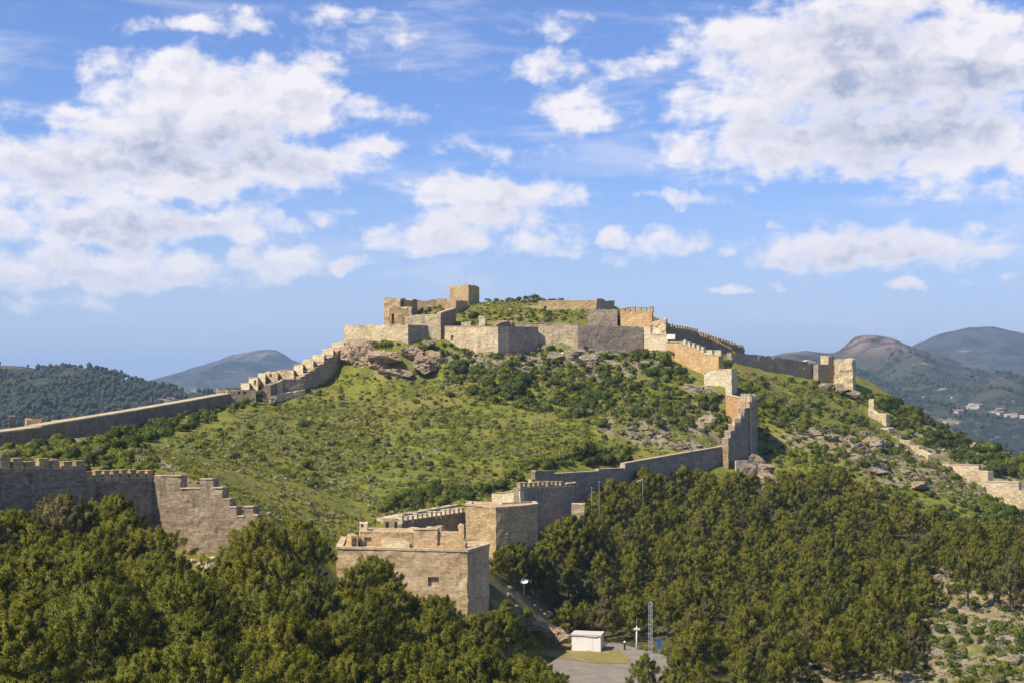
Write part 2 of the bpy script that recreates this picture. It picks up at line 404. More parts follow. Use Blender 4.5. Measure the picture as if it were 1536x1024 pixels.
# ------------------------------------------------------------------ the ground
def ctrl():
    """points of the ground: (pixel x, pixel y, distance[, metres lower]) where it is seen, (x, y, z) elsewhere"""
    P = [
    # foot of the crenellated wall at the left and the meadow behind it
    (-60,800,168),(0,800,172),(130,805,181),(230,815,188),(300,830,185),(375,812,187),(410,790,196),(450,790,212),(500,795,238),
    (60,672,232),(0,676,225),(200,692,214),(270,706,205),(350,738,216),(400,762,222),(120,664,262),(40,668,262),(200,655,300),(300,640,333),
    (350,662,300),(450,700,280),(450,640,345),(400,610,385),(450,604,392),(500,572,418),(450,742,246),(550,742,270),(550,650,345),
    (600,600,385),(560,563,413),(620,562,415),(660,548,416),(745,532,411),(600,700,300),(700,700,305),(700,640,350),(700,580,392),
    (800,600,380),(800,545,411),(880,532,418),(960,545,410),(900,580,388),(900,650,345),(820,704,308),(1000,560,403),(1050,600,382),
    (1000,640,350),(950,688,333),(1070,655,352),(1095,600,378),(740,752,268),(650,757,262),(600,775,250),(540,790,243),(1090,700,337),
    (660,815,218,3),(560,815,222,2),(740,825,228,3),(800,815,250,2),(860,800,268,2),
    # pine wood on the right, below the castle
    (800,830,240,6),(870,780,275,6),(950,722,308,6),(1080,722,322,5),(1000,800,275,6),(1000,880,235,6),(1150,765,312,6),(1200,700,342,4),
    (1130,700,347),(1140,655,366),(1150,600,397),(1130,560,430),(1200,574,440),(1240,584,448),(1290,588,457),(1220,640,385),(1300,680,365),
    (1380,700,360),(1300,640,410),(1345,645,430),(1400,692,402),(1480,742,375),(1536,772,360),(1600,800,350),
    (1320,605,452),(1400,640,457),(1450,668,450),(1536,695,440),(1650,745,430),
    (1300,760,320,5),(1400,780,312,5),(1400,850,268,5),(1300,850,262,6),(1536,810,325),(1500,872,272),(1450,940,233),(1536,1000,203),
    (1200,950,222,6),(1250,990,213),(1400,1015,196),(1100,900,228,6),
    # road and hut
    (860,973,220),(820,968,221),(900,1024,195),(985,990,212),(1000,1024,195),(960,965,225),(1040,1000,212),(880,960,229),(1000,975,222),
    (700,918,204),(600,905,203),(520,890,205),(650,925,196,2),(760,885,222),(790,897,226),(830,920,232),(815,950,214,2),(850,935,240,1),(760,930,205,2),
    # castle plateau
    (640,462,452),(700,478,440),(740,470,445),(760,452,468),(860,453,476),(850,469,449),(812,469,452),(897,468,447),(760,485,434),(850,485,431),(900,462,458),(960,478,442),
    (1000,496,438),(1050,512,450),(1100,532,460),(1200,552,475),(1250,556,478),(500,526,430),(520,520,440),
    (450,562,420),(400,583,405),(350,598,386),(600,480,445),(1280,560,490),(900,531,421),(930,531,422.5),(958,531,424),(985,530,418),(780,535,415),(800,533,420),(835,531,421.5),(588,514,422.5),(612,516,419),(640,521,422),(540,522,426.5),(560,520,424),(690,531,420),(1062,578,387),(1084,575,382),
    ]
    L = [(0,0,-9),(0,25,-14),(0,50,-24),(-60,20,-14),(70,20,-14),(-60,60,-23),(60,60,-30),(-38,100,-27),(-12,100,-32),(15,100,-38),(45,100,-41),
    (-48,140,-24.5),(-20,140,-30.5),(-8,150,-36),(5,150,-40),(20,155,-42),(50,150,-42),(80,160,-42),(-60,165,-22),(-25,170,-28),(-10,185,-35),(2,190,-39),(12,180,-41),
    (40,190,-41.5),(-110,240,-30),(-130,300,-32),(-120,350,-30),(-100,400,-24),(-90,440,-16),(-150,180,-32),(-80,100,-26),
    (-95,262,-12.5),(-92,290,-11),(-84,340,-7.5),(-76,378,-5),
    (-60,480,0),(-40,520,8),(0,530,12),(40,525,8),(80,520,2),(130,500,-6),(160,470,-25),(170,520,-40),(120,560,-35),(0,590,-35),(-90,560,-35),(-130,500,-40),
    (190,420,-38),(200,350,-44),(180,280,-46),(150,200,-46),(110,120,-46),(230,470,-60),(-180,300,-50),(0,660,-70),(200,620,-75),(-200,600,-75),(-220,200,-55),(250,200,-70),
    (0,-80,-25),(120,-60,-45),(-120,-60,-40),(250,0,-70),(-220,20,-60)]
    out = []
    for p in P:
        x, y, z = at(p[0], p[1], p[2])
        out.append((x, y, z - (p[3] if len(p) > 3 else 0)))
    return np.array(out + L, float)
CP_ = ctrl()
def tps_fit(p, lam=0.6):
    n = len(p); X = p[:, :2] / 100
    r2 = ((X[:, None] - X[None]) ** 2).sum(-1)
    K = np.where(r2 > 0, r2 * np.log(np.maximum(r2, 1e-12)) * 0.5, 0) + lam * 0.002 * np.eye(n)
    Pm = np.hstack([np.ones((n, 1)), X]); A = np.zeros((n + 3, n + 3))
    A[:n, :n] = K; A[:n, n:] = Pm; A[n:, :n] = Pm.T
    return np.linalg.solve(A, np.concatenate([p[:, 2], np.zeros(3)]))
TPS = tps_fit(CP_)
def tps(x, y):
    sh = np.shape(x); x = np.ravel(x) / 100; y = np.ravel(y) / 100; out = np.empty(len(x)); n = len(CP_)
    for i in range(0, len(x), 20000):
        a, b = x[i:i + 20000, None], y[i:i + 20000, None]
        r2 = (a - CP_[None, :, 0] / 100) ** 2 + (b - CP_[None, :, 1] / 100) ** 2
        out[i:i + 20000] = (np.where(r2 > 0, r2 * np.log(np.maximum(r2, 1e-12)) * 0.5, 0) @ TPS[:n]) + TPS[n] + TPS[n + 1] * a[:, 0] + TPS[n + 2] * b[:, 0]
    return out.reshape(sh)

def in_poly(px, py, poly):
    inside = np.zeros(np.shape(px), bool)
    for i in range(len(poly)):
        x1, y1 = poly[i]; x2, y2 = poly[i - 1]
        c = ((y1 > py) != (y2 > py)) & (px < (x2 - x1) * (py - y1) / ((y2 - y1) or 1e-9) + x1)
        inside ^= c
    return inside
ROAD_Z = -40.6
# the road and the yard in front of the hut, as ground outlines in metres (x, y)
def gp(px, py, z=ROAD_Z):
    Y = 220.0
    for _ in range(8):
        t = at(px, py, 1.0)[2]; Y = z / t
    p = at(px, py, Y); return (p[0], p[1])
ROAD = [gp(*q) for q in ((700,1075),(790,1024),(838,984),(850,974),(862,974),(905,974),(912,962),(935,966),(960,974),(990,981),(1030,990),(1020,1000),(985,1012),(1010,1040),(1060,1090),(900,1110))]
ISLAND = [gp(*q) for q in ((800,972),(835,966),(862,972),(905,973),(925,975),(942,983),(948,990),(940,995),(915,996),(885,994),(850,988),(815,984))]
def road_dist(x, y):
    pts = np.array(ROAD); cx, cy = pts.mean(0)
    return np.hypot((x - 15.0) / 13.0, (y - 207.0) / 19.0)

def raw_height(x, y):
    z = tps(x, y)
    # away from the hill the land sinks to the plain
    d = np.hypot(x / 330.0, (y - 270) / 420.0)
    z = np.clip(z, -140, 40)
    k = sstep(d, 0.75, 1.35)
    z = z * (1 - k) + (-118 + 6 * fbm(x / 400, y / 400, seed=5)) * k
    flat = 1 - sstep(road_dist(x, y), 1.0, 1.45)
    rough = (1 - flat)
    z = z + rough * (0.9 * fbm(x / 17, y / 17, oct=3, seed=1) + 0.35 * fbm(x / 4.2, y / 4.2, oct=3, seed=2))
    return z * (1 - flat) + ROAD_Z * flat

def spaced(lo, hi, step, far_lo, far_hi, growth=1.16):
    core_ = list(np.arange(lo, hi + 1e-6, step)); a = [lo]; s = step
    while a[-1] > far_lo: s *= growth; a.append(a[-1] - s)
    b = [core_[-1]]; s = step
    while b[-1] < far_hi: s *= growth; b.append(b[-1] + s)
    return np.array(a[:0:-1] + core_ + b[1:])
GX = spaced(-125, 205, 1.0, -15000, 15000)
GY = spaced(70, 500, 1.0, -3000, 16000)
XX, YY = np.meshgrid(GX, GY)
HH = raw_height(XX, YY)
# rocky swells on the right-hand slope and under the castle
PXg, PYg = project(XX, YY, HH)
ROCKY = [[(1390,620),(1660,690),(1660,760),(1430,740),(1300,720),(1240,660),(1180,650),(1190,630),(1260,640),(1340,660)],
         [(1380,850),(1660,840),(1660,1024),(1100,1024),(1200,960),(1300,965),(1390,930)],
         [(640,530),(760,520),(860,500),(980,510),(1000,560),(860,572),(700,560)],
         [(905,615),(1000,600),(1075,600),(1095,680),(980,672),(905,650)]]
rock_w = np.zeros_like(XX)
vis = (YY > 60) & (YY < 520)
for poly in ROCKY: rock_w[in_poly(PXg, PYg, poly) & vis] = 1
for _ in range(3):
    rock_w[1:-1, 1:-1] = (rock_w[1:-1, 1:-1] * 2 + rock_w[:-2, 1:-1] + rock_w[2:, 1:-1] + rock_w[1:-1, :-2] + rock_w[1:-1, 2:]) / 6
HH = HH + rock_w * (np.abs(fbm(XX / 7, YY / 5, oct=4, seed=9)) * 2.6 - 0.5)
def height(x, y):
    x = np.asarray(x, float); y = np.asarray(y, float)
    i = np.clip(np.searchsorted(GX, x) - 1, 0, len(GX) - 2); j = np.clip(np.searchsorted(GY, y) - 1, 0, len(GY) - 2)
    u = np.clip((x - GX[i]) / (GX[i + 1] - GX[i]), 0, 1); v = np.clip((y - GY[j]) / (GY[j + 1] - GY[j]), 0, 1)
    return (HH[j, i] * (1 - u) + HH[j, i + 1] * u) * (1 - v) + (HH[j + 1, i] * (1 - u) + HH[j + 1, i + 1] * u) * v
def hit(px, py, y0=90.0, y1=520.0):
    """where the line of sight through a pixel meets the ground"""
    Ys = np.arange(y0, y1, 0.5)
    d = at(px, py, 1.0)
    g = height(d[0] * Ys, Ys) - d[2] * Ys
    k = np.argmax(g > 0)
    if g[k] <= 0: return None
    Y = Ys[k]; return (d[0] * Y, Y, float(height(d[0] * Y, Y)))

ny, nx = XX.shape
idx = np.arange(nx * ny).reshape(ny, nx)
F = np.stack([idx[:-1, :-1], idx[:-1, 1:], idx[1:, 1:], idx[1:, :-1]], -1).reshape(-1, 4)

# ground material
m, T, b, out = new_mat('meadow_ground')
P = T.node('ShaderNodeNewGeometry').outputs['Position']
att = T.node('ShaderNodeAttribute', attribute_name='soil')
ax = T.node('ShaderNodeSeparateXYZ', {0: att.outputs['Color']}).outputs
n0 = T.noise(P, 0.035, 4, 0.6, 0.4); n1 = T.noise(P, 0.16, 6, 0.65, 0.3); n2 = T.noise(P, 0.9, 6, 0.7); n3 = T.noise(P, 3.5, 4, 0.7)
col = T.mix(T.step(n1, 0.34, 0.66), (0.108, 0.130, 0.018), (0.215, 0.212, 0.026))
col = T.mix(T.math('MULTIPLY', T.step(n0, 0.45, 0.65), 0.6), col, (0.215, 0.165, 0.045))
col = T.mix(T.math('MULTIPLY', T.step(n2, 0.48, 0.66), 0.7), col, (0.060, 0.080, 0.018))
col = T.mix(T.math('MULTIPLY', T.step(T.noise(P, 0.4, 6, 0.75, 0.5), 0.56, 0.68), 0.6), col, (0.22, 0.175, 0.10))
rk = T.mix(T.step(n2, 0.35, 0.65), (0.32, 0.27, 0.195), (0.19, 0.16, 0.115))
rk = T.mix(T.math('MULTIPLY', T.step(n3, 0.5, 0.7), 0.5), rk, (0.46, 0.38, 0.27))
rock_f = T.math('MULTIPLY', ax[0], T.step(T.math('ADD', n1, T.math('MULTIPLY', n2, 0.5)), 0.66, 0.82))
col = T.mix(rock_f, col, rk)
col = T.mix(T.math('MULTIPLY', ax[1], T.step(n2, 0.42, 0.56, 0.25, 0.95)), col, T.mix(n2, (0.25, 0.185, 0.11), (0.40, 0.31, 0.20)))     # bare earth
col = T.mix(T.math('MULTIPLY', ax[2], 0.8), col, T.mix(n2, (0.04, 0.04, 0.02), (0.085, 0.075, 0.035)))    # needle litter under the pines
sep = T.node('ShaderNodeSeparateXYZ', {0: P}).outputs
farw = T.step(sep[1], 620.0, 1000.0)
nf = T.noise(P, 0.02, 8, 0.7)
col = T.mix(farw, col, T.mix(T.step(nf, 0.4, 0.65), (0.035, 0.05, 0.02), (0.11, 0.11, 0.055)))
T.put(b.inputs['Base Color'], col)
T.put(b.inputs['Normal'], T.node('ShaderNodeBump', {'Strength': 0.8, 'Distance': 0.35, 'Height': T.math('ADD', n2, T.math('MULTIPLY', n3, 0.4))}).outputs[0])
M['ground'] = m
EARTH = [[(224,684),(238,684),(262,704),(290,722),(312,728),(296,732),(268,716),(246,702)],          # foot path in the meadow
         [(0,640),(30,630),(80,632),(90,640),(60,652),(0,655)],
         [(735,880),(760,872),(800,900),(850,935),(868,950),(862,966),(830,968),(800,930),(760,905)],
         [(560,556),(620,556),(640,566),(560,566)],
         [(455,560),(500,520),(518,505),(522,520),(470,556),(420,590),(400,600),(395,590)],
         [(1150,655),(1200,640),(1300,665),(1290,690),(1180,670)],
         [(1250,985),(1330,975),(1400,1000),(1350,1024),(1150,1024),(1180,1000)], [(1400,870),(1660,900),(1660,960),(1440,920)]]
earth_w = np.zeros_like(XX)
for poly in EARTH: earth_w[in_poly(PXg, PYg, poly) & vis] = 1
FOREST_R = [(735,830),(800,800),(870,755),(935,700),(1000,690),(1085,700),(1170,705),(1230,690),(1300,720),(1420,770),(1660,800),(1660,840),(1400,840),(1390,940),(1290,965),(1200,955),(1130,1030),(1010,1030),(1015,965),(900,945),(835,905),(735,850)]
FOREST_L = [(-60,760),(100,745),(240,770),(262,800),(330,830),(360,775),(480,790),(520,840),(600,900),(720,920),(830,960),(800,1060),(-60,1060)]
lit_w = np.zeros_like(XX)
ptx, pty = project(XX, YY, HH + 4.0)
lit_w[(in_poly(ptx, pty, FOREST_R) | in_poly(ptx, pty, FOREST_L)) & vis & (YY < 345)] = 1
for w_ in (earth_w, lit_w):
    for _ in range(2):
        w_[1:-1, 1:-1] = (w_[1:-1, 1:-1] * 2 + w_[:-2, 1:-1] + w_[2:, 1:-1] + w_[1:-1, :-2] + w_[1:-1, 2:]) / 6
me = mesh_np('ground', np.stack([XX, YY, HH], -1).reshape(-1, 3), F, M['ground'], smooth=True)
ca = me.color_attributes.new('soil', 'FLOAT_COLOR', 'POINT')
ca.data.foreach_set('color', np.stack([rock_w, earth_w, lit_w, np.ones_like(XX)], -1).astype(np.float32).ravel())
tag(obj('ground', me), kind='structure')

# road and gravel yard: sheets of their own, draped on the flattened ground
def poly_sheet(name, poly, z, mat):
    mb = MB(); mb.add([(x, y, z) for x, y in poly], [tuple(range(len(poly)))])
    o = mb.build(name, mat); 
    if o.data.polygons[0].normal.z < 0: o.data.flip_normals()
    return tag(o, kind='structure')
def round_poly(poly, it=2):
    for _ in range(it):
        q = []
        for i in range(len(poly)):
            a, b_ = poly[i], poly[(i + 1) % len(poly)]
            q += [(a[0] * .75 + b_[0] * .25, a[1] * .75 + b_[1] * .25), (a[0] * .25 + b_[0] * .75, a[1] * .25 + b_[1] * .75)]
        poly = q
    return poly
def surf(name, a, c, scale, speck=None):
    m, T, b, out = new_mat(name)
    P = T.node('ShaderNodeNewGeometry').outputs['Position']
    n = T.noise(P, scale, 7, 0.7, 0.3); f = T.noise(P, scale * 9, 3, 0.6)
    col = T.mix(T.step(n, 0.3, 0.7), a, c)
    col = T.mix(T.math('MULTIPLY', T.step(f, 0.45, 0.75), 0.35), col, speck or tuple(x * 1.5 for x in c))
    T.put(b.inputs['Base Color'], col)
    T.put(b.inputs['Normal'], T.node('ShaderNodeBump', {'Strength': 0.4, 'Distance': 0.1, 'Height': f}).outputs[0])
    return m
M['asphalt'] = surf('worn_asphalt', (0.17, 0.15, 0.125), (0.26, 0.225, 0.18), 0.5)
M['verge'] = surf('dry_grass_verge', (0.16, 0.15, 0.035), (0.27, 0.21, 0.08), 0.9, (0.38, 0.30, 0.16))
poly_sheet('road', round_poly(ROAD), ROAD_Z + 0.05, M['asphalt'])
poly_sheet('verge', round_poly(ISLAND), ROAD_Z + 0.09, M['verge'])

# ------------------------------------------------------------------ far hills
def interp_profile(pts, az):
    pts = sorted(pts); return np.interp(az, [p[0] for p in pts], [p[1] for p in pts])
def far_hill(name, profile, Yr, Yf, Yb, base, step, amp, seed, mat, wander=0.0):
    pa = [((px - 768) / FPX, (580 - py) / FPX) for px, py in profile]
    x0, x1 = pa[0][0] * Yr, pa[-1][0] * Yr
    xs = np.arange(x0, x1, step); ys = np.concatenate([np.arange(Yf, Yr, step), np.arange(Yr, Yb, step * 2.5)])
    X, Y = np.meshgrid(xs, ys)
    ridge_y = Yr + wander * fbm(X / 900, X * 0, oct=2, seed=seed + 3)
    top = interp_profile([(a * Yr, e * Yr) for a, e in pa], X)
    t = np.where(Y < ridge_y, (ridge_y - Y) / (Yr - Yf), (Y - ridge_y) / (Yb - Yr)); t = np.clip(t, 0, 1)
    fall = (1 - t) ** 1.25 if wander >= 0 else 1 - t
    n = fbm(X / (amp * 5), Y / (amp * 5), oct=6, seed=seed)
    rid = 1 - np.abs(fbm(X / (amp * 7) + 5, Y / (amp * 14), oct=4, seed=seed + 7)) * 2
    H = base + (top - base) * fall + amp * (n * 0.9 + (rid - 0.6) * 1.5) * np.minimum(1, t * 5) * (1 - t * 0.6)
    H = H + amp * 0.10 * fbm(X / (amp * 0.8), Y / (amp * 0.8), oct=4, seed=seed + 1)
    H = H - 200 * sstep(t, 0.97, 1.0)
    i = np.arange(X.size).reshape(X.shape)
    F = np.stack([i[:-1, :-1], i[:-1, 1:], i[1:, 1:], i[1:, :-1]], -1).reshape(-1, 4)
    o = obj(name, mesh_np(name, np.stack([X, Y, H], -1).reshape(-1, 3), F, mat, smooth=True))
    tag(o, kind='structure')
    return xs, ys, H
def hill_mat(name, sc, crag_lo, crag_hi, crag_amt):
    m, T, b, out = new_mat(name)
    P = T.node('ShaderNodeNewGeometry').outputs['Position']
    z = T.node('ShaderNodeSeparateXYZ', {0: P}).outputs[2]
    n = T.noise(P, 0.012 * sc, 8, 0.72, 0.3); n2 = T.noise(P, 0.10 * sc, 5, 0.7); n3 = T.noise(P, 0.004 * sc, 6, 0.6, 0.6)
    col = T.mix(T.step(n, 0.42, 0.58), (0.013, 0.024, 0.014), (0.055, 0.058, 0.032))
    col = T.mix(T.math('MULTIPLY', T.step(n2, 0.52, 0.66), 0.6), col, (0.16, 0.125, 0.08))
    cr = T.math('MULTIPLY', T.step(T.math('ADD', z, T.math('MULTIPLY', n3, 0.9 * (crag_hi - crag_lo))), crag_lo + 0.45 * (crag_hi - crag_lo), crag_hi + 0.45 * (crag_hi - crag_lo)), T.step(n, 0.40, 0.56))
    col = T.mix(T.math('MULTIPLY', cr, crag_amt), col, T.mix(n2, (0.31, 0.21, 0.155), (0.20, 0.15, 0.11)))
    col = T.mix(T.math('MULTIPLY', T.step(T.noise(T.vmath('MULTIPLY', P, (1, 1, 4)), 0.008 * sc, 8, 0.7), 0.60, 0.68), 0.6), col, (0.36, 0.25, 0.18))
    T.put(b.inputs['Base Color'], col)
    T.put(b.inputs['Normal'], T.node('ShaderNodeBump', {'Strength': 0.9, 'Distance': 6.0 / sc, 'Height': T.math('ADD', n, T.math('MULTIPLY', n2, 0.5))}).outputs[0])
    return m
mh1 = hill_mat('wooded_hillside', 2.0, -10, 60, 0.35)
mh2 = hill_mat('mountain_scrub', 0.9, 55, 105, 0.9); mh3 = hill_mat('distant_mountain_scrub', 0.7, 170, 330, 0.35); mh4 = hill_mat('left_mountain_scrub', 0.7, 85, 150, 0.6)
HL = far_hill('hills', [(-500,560),(-250,549),(-100,543),(0,548),(35,550),(60,552),(100,551),(135,553),(160,559),(185,567),(215,574),(250,580),(290,588),(340,596),(430,606),(600,640),(760,700)],
         1700, 850, 2500, -118, 9, 26, 31, mh1)
far_hill('hills', [(-300,640),(100,600),(200,577),(260,560),(300,548),(325,541),(350,531),(375,527),(402,523),(418,526),(440,540),(470,552),(520,562),(600,576),(760,600),(900,640)],
         6200, 4200, 8200, -120, 32, 70, 57, mh4)
HR = far_hill('hills', [(900,585),(1040,560),(1120,545),(1180,527),(1215,526),(1255,529),(1268,518),(1284,506),(1310,503),(1338,506),(1362,517),(1388,523),(1430,541),(1480,566),(1536,590),(1650,628),(1800,650)],
         3300, 1500, 4600, -118, 16, 45, 83, mh2)
far_hill('hills', [(1100,620),(1250,560),(1340,530),(1385,513),(1412,499),(1450,492),(1482,489),(1536,499),(1600,510),(1750,540),(1950,600)],
         5400, 3300, 7500, -118, 30, 70, 101, mh3)
def hill_height(Hh, x, y):
    xs, ys, H = Hh
    i = np.clip(np.searchsorted(xs, x) - 1, 0, len(xs) - 2); j = np.clip(np.searchsorted(ys, y) - 1, 0, len(ys) - 2)
    u = (x - xs[i]) / (xs[i + 1] - xs[i]); v = (y - ys[j]) / (ys[j + 1] - ys[j])
    return (H[j, i] * (1 - u) + H[j, i + 1] * u) * (1 - v) + (H[j + 1, i] * (1 - u) + H[j + 1, i + 1] * u) * v

# ------------------------------------------------------------------ masonry builders
def lerp(a, b, t): return a + (b - a) * t
class Face:
    """a vertical masonry face from A to B (x, y), tops za, zb, foot z0, with openings [(t0, t1, z_lo, z_hi, depth)]"""
    pass
def masonry_face(mb, A, B, n, zA, zB, f0, holes=(), rough=0.0, bump=0.08, seed=0, cell=0.85, topz=None):
    L = math.hypot(B[0] - A[0], B[1] - A[1])
    if L < 1e-4: return None
    ts = set(np.linspace(0, 1, max(2, int(round(L / cell)) + 1)).round(5))
    H = max(zA, zB) - f0; zm = (zA + zB) / 2
    fr = set(np.linspace(0, 1, max(2, int(round(H / cell)) + 1)).round(5))
    for h in holes:
        lo = (h[2] - f0) / (zm - f0); hi = (h[3] - f0) / (zm - f0)
        ts = {t for t in ts if t in (0.0, 1.0) or not (h[0] - .3 / L < t < h[1] + .3 / L)} | {h[0], h[1]}
        fr = {t for t in fr if t in (0.0, 1.0) or not (lo - .02 < t < hi + .02)} | {lo, hi}
    ts = sorted(ts); fr = sorted(fr)
    tz = []
    for t in ts:
        z = lerp(zA, zB, t)
        if rough:
            x = lerp(A[0], B[0], t); y = lerp(A[1], B[1], t)
            q = float(vnoise(x * 0.55 + seed, y * 0.55)) * 0.65 + float(vnoise(x * 1.7, y * 1.7 + seed)) * 0.35
            q = (round(q * 3.0) / 3.0) * .7 + q * .3
            z += rough * (q - .12)
        tz.append(z)
    base = len(mb.v)
    for i, t in enumerate(ts):
        x = lerp(A[0], B[0], t); y = lerp(A[1], B[1], t)
        for f in fr:
            z = lerp(f0, tz[i], f)
            if min(abs(t - h_[k_]) for h_ in (list(holes) or [(9, 9)]) for k_ in (0, 1)) < 1e-6: d1 = d2 = 0.0
            else:
                d1 = bump * (float(vnoise(x * 0.6, y * 0.6, z * 0.7, seed=3)) + 0.6 * float(vnoise(x * 1.9, y * 1.9, z * 1.9, seed=4)))
                d2 = bump * (float(vnoise(x * 0.6, y * 0.6, z * 0.7, seed=13)) + 0.6 * float(vnoise(x * 1.9, y * 1.9, z * 1.9, seed=14)))
            mb.v.append((x + d1, y + d2, z))
    nr = len(fr)
    for i in range(len(ts) - 1):
        for j in range(nr - 1):
            q = [base + i * nr + j, base + (i + 1) * nr + j, base + (i + 1) * nr + j + 1, base + i * nr + j + 1]
            hole = None
            tm = (ts[i] + ts[i + 1]) / 2; zc = lerp(f0, zm, (fr[j] + fr[j + 1]) / 2)
            for h in holes:
                if h[0] - 1e-6 <= tm <= h[1] + 1e-6 and h[2] <= zc <= h[3]: hole = h
            if hole is None: mb.f.append(tuple(q)); continue
            dpt = hole[4]
            vs = [mb.v[k] for k in q]
            ins = [(v[0] - n[0] * dpt, v[1] - n[1] * dpt, v[2]) for v in vs]
            b2 = len(mb.v); mb.v += ins
            mb.f.append((b2, b2 + 1, b2 + 2, b2 + 3))
            for e in range(4):
                e2 = (e + 1) % 4
                mb.f.append((q[e], q[e2], b2 + e2, b2 + e))
    return ts, tz, base, nr
def seg_normal(A, B):
    dx, dy = B[0] - A[0], B[1] - A[1]; L = math.hypot(dx, dy) or 1
    return (dy / L, -dx / L)
def px_to_t(px, A, B):
    u = (px - 768) / FPX
    return (u * A[1] - A[0]) / ((B[0] - A[0]) - u * (B[1] - A[1]))
def conv_holes(holes, A, B, pa, pb):
    out = []
    for (x0, y0, x1, y1, dp) in holes:
        if x0 < pa - 0.01 or x1 > pb + 0.01: continue
        t0, t1 = px_to_t(x0, A, B), px_to_t(x1, A, B); Y = lerp(A[1], B[1], (t0 + t1) / 2)
        out.append((t0, t1, at(x0, y1, Y)[2], at(x0, y0, Y)[2], dp))
    return out
def merlons(parent, A, B, zA, zB, n, w, gap, h, mat, thick=0.6, t0=0.0, t1=1.0, first_gap=False, level=True):
    L = math.hypot(B[0] - A[0], B[1] - A[1]); k = 0
    s_ = L * t0 + (gap if first_gap else 0); rz = math.atan2(B[1] - A[1], B[0] - A[0]); r = random.Random(int(L * 100))
    while s_ + w * 0.6 <= L * t1 + 0.01:
        ww = w * r.uniform(0.84, 1.10); hh = h * r.choice((1, 1, 1, .9, .72)) * r.uniform(0.92, 1.06)
        t = (s_ + ww / 2) / L
        x, y, z = lerp(A[0], B[0], t) - n[0] * (thick / 2 - 0.02), lerp(A[1], B[1], t) - n[1] * (thick / 2 - 0.02), lerp(zA, zB, t)
        mb = MB(); mb.box((0, 0, hh / 2 - 0.25), (ww, thick, hh + 0.5), rz)
        mb.box((0, 0, hh + 0.06), (ww + 0.12, thick + 0.12, 0.12), rz)
        mb.build('merlon', mat, parent, loc=(x, y, z))
        s_ += w + gap
def wall(name, label, pts, mat, thick=1.2, cat='wall', rough=0.0, holes=(), cop=None, mer=None, below=1.5, bump=0.08, seed=0, group=None, flip=False):
    """pts: (px, Y, top row, foot row) along the outer face, left to right; two points at one place make a step"""
    Wp = []
    for px, Y, yt, yb in pts:
        x, y, zt = at(px, yt, Y); zb_ = at(px, yb, Y)[2]
        Wp.append((x, y, zt, zb_, px))
    base = (float(np.mean([p[0] for p in Wp])), float(np.mean([p[1] for p in Wp])), float(min(p[3] for p in Wp)))
    nseg = len(Wp) - 1
    N = []
    for i in range(nseg):
        L = math.hypot(Wp[i + 1][0] - Wp[i][0], Wp[i + 1][1] - Wp[i][1])
        N.append(seg_normal(Wp[i], Wp[i + 1]) if L > 0.05 else None)
    def vn(i):
        a = next((N[j] for j in range(i - 1, -1, -1) if N[j]), None); c = next((N[j] for j in range(i, nseg) if N[j]), None)
        a = a or c; c = c or a
        sx_, sy_ = a[0] + c[0], a[1] + c[1]; d = sx_ * a[0] + sy_ * a[1]
        k = min(1 / max(d, 0.3), 1.6)
        return (sx_ * k, sy_ * k)
    mb = MB()
    root = empty(name, base, label, cat, group); root['kind'] = 'thing'
    copies = []
    for i in range(nseg):
        if N[i] is None: continue
        A, B, n = Wp[i], Wp[i + 1], N[i]
        f0 = min(A[3], B[3], float(height(A[0], A[1])), float(height(B[0], B[1]))) - below
        hl = conv_holes(holes, A, B, A[4], B[4])
        ts, tz, b0, nr = masonry_face(mb, A, B, n, A[2], B[2], f0, hl, rough, bump, seed)
        na, nb = vn(i), vn(i + 1)
        bk = len(mb.v)
        for t, z in zip(ts, tz):
            ox, oy = lerp(na[0], nb[0], t) * thick, lerp(na[1], nb[1], t) * thick
            x, y = lerp(A[0], B[0], t) - ox, lerp(A[1], B[1], t) - oy
            mb.v += [(x, y, z), (x, y, f0)]
        for k in range(len(ts) - 1):
            mb.f.append((b0 + k * nr + nr - 1, b0 + (k + 1) * nr + nr - 1, bk + 2 * k + 2, bk + 2 * k))
            mb.f.append((bk + 2 * k, bk + 2 * k + 2, bk + 2 * k + 3, bk + 2 * k + 1))
        e = len(ts) - 1
        mb.f.append(tuple([bk, bk + 1] + [b0 + j for j in range(nr)]))
        mb.f.append(tuple([bk + 2 * e + 1, bk + 2 * e] + [b0 + e * nr + j for j in range(nr - 1, -1, -1)]))
        if cop:
            hh = cop[1]; ov = 0.10
            for (s0, s1) in ((0, 1),):
                q = []
                for P_, nn_ in ((A, na), (B, nb)):
                    for o_ in (ov, -thick - ov * 0.5 if cop[2] is None else -cop[2]):
                        q.append((P_[0] + nn_[0] * o_, P_[1] + nn_[1] * o_, P_[2]))
                vs = [(x, y, z - 0.05) for x, y, z in q] + [(x, y, z + hh) for x, y, z in q]
                copb = MB(); copies.append(copb); copb.add(vs, [(0, 1, 3, 2)[::-1], (4, 5, 7, 6), (0, 4, 6, 2), (1, 3, 7, 5), (0, 1, 5, 4), (2, 6, 7, 3)])
        if mer:
            for mm in mer:
                if mm['seg'] == i:
                    dz = cop[1] if cop else 0
                    A2, B2 = (A[0] - base[0], A[1] - base[1]), (B[0] - base[0], B[1] - base[1])
                    merlons(root, A2, B2, A[2] - base[2] + dz - 0.02, B[2] - base[2] + dz - 0.02, n, mm['w'], mm['gap'], mm['h'], mm.get('mat', mat), mm.get('thick', 0.6), mm.get('t0', 0), mm.get('t1', 1), mm.get('fg', False))
    def shift(m_): m_.v = [(x - base[0], y - base[1], z - base[2]) for x, y, z in m_.v]
    shift(mb); mb.build('masonry', mat, root)
    for copb in copies: shift(copb); copb.build('coping', cop[0], root)
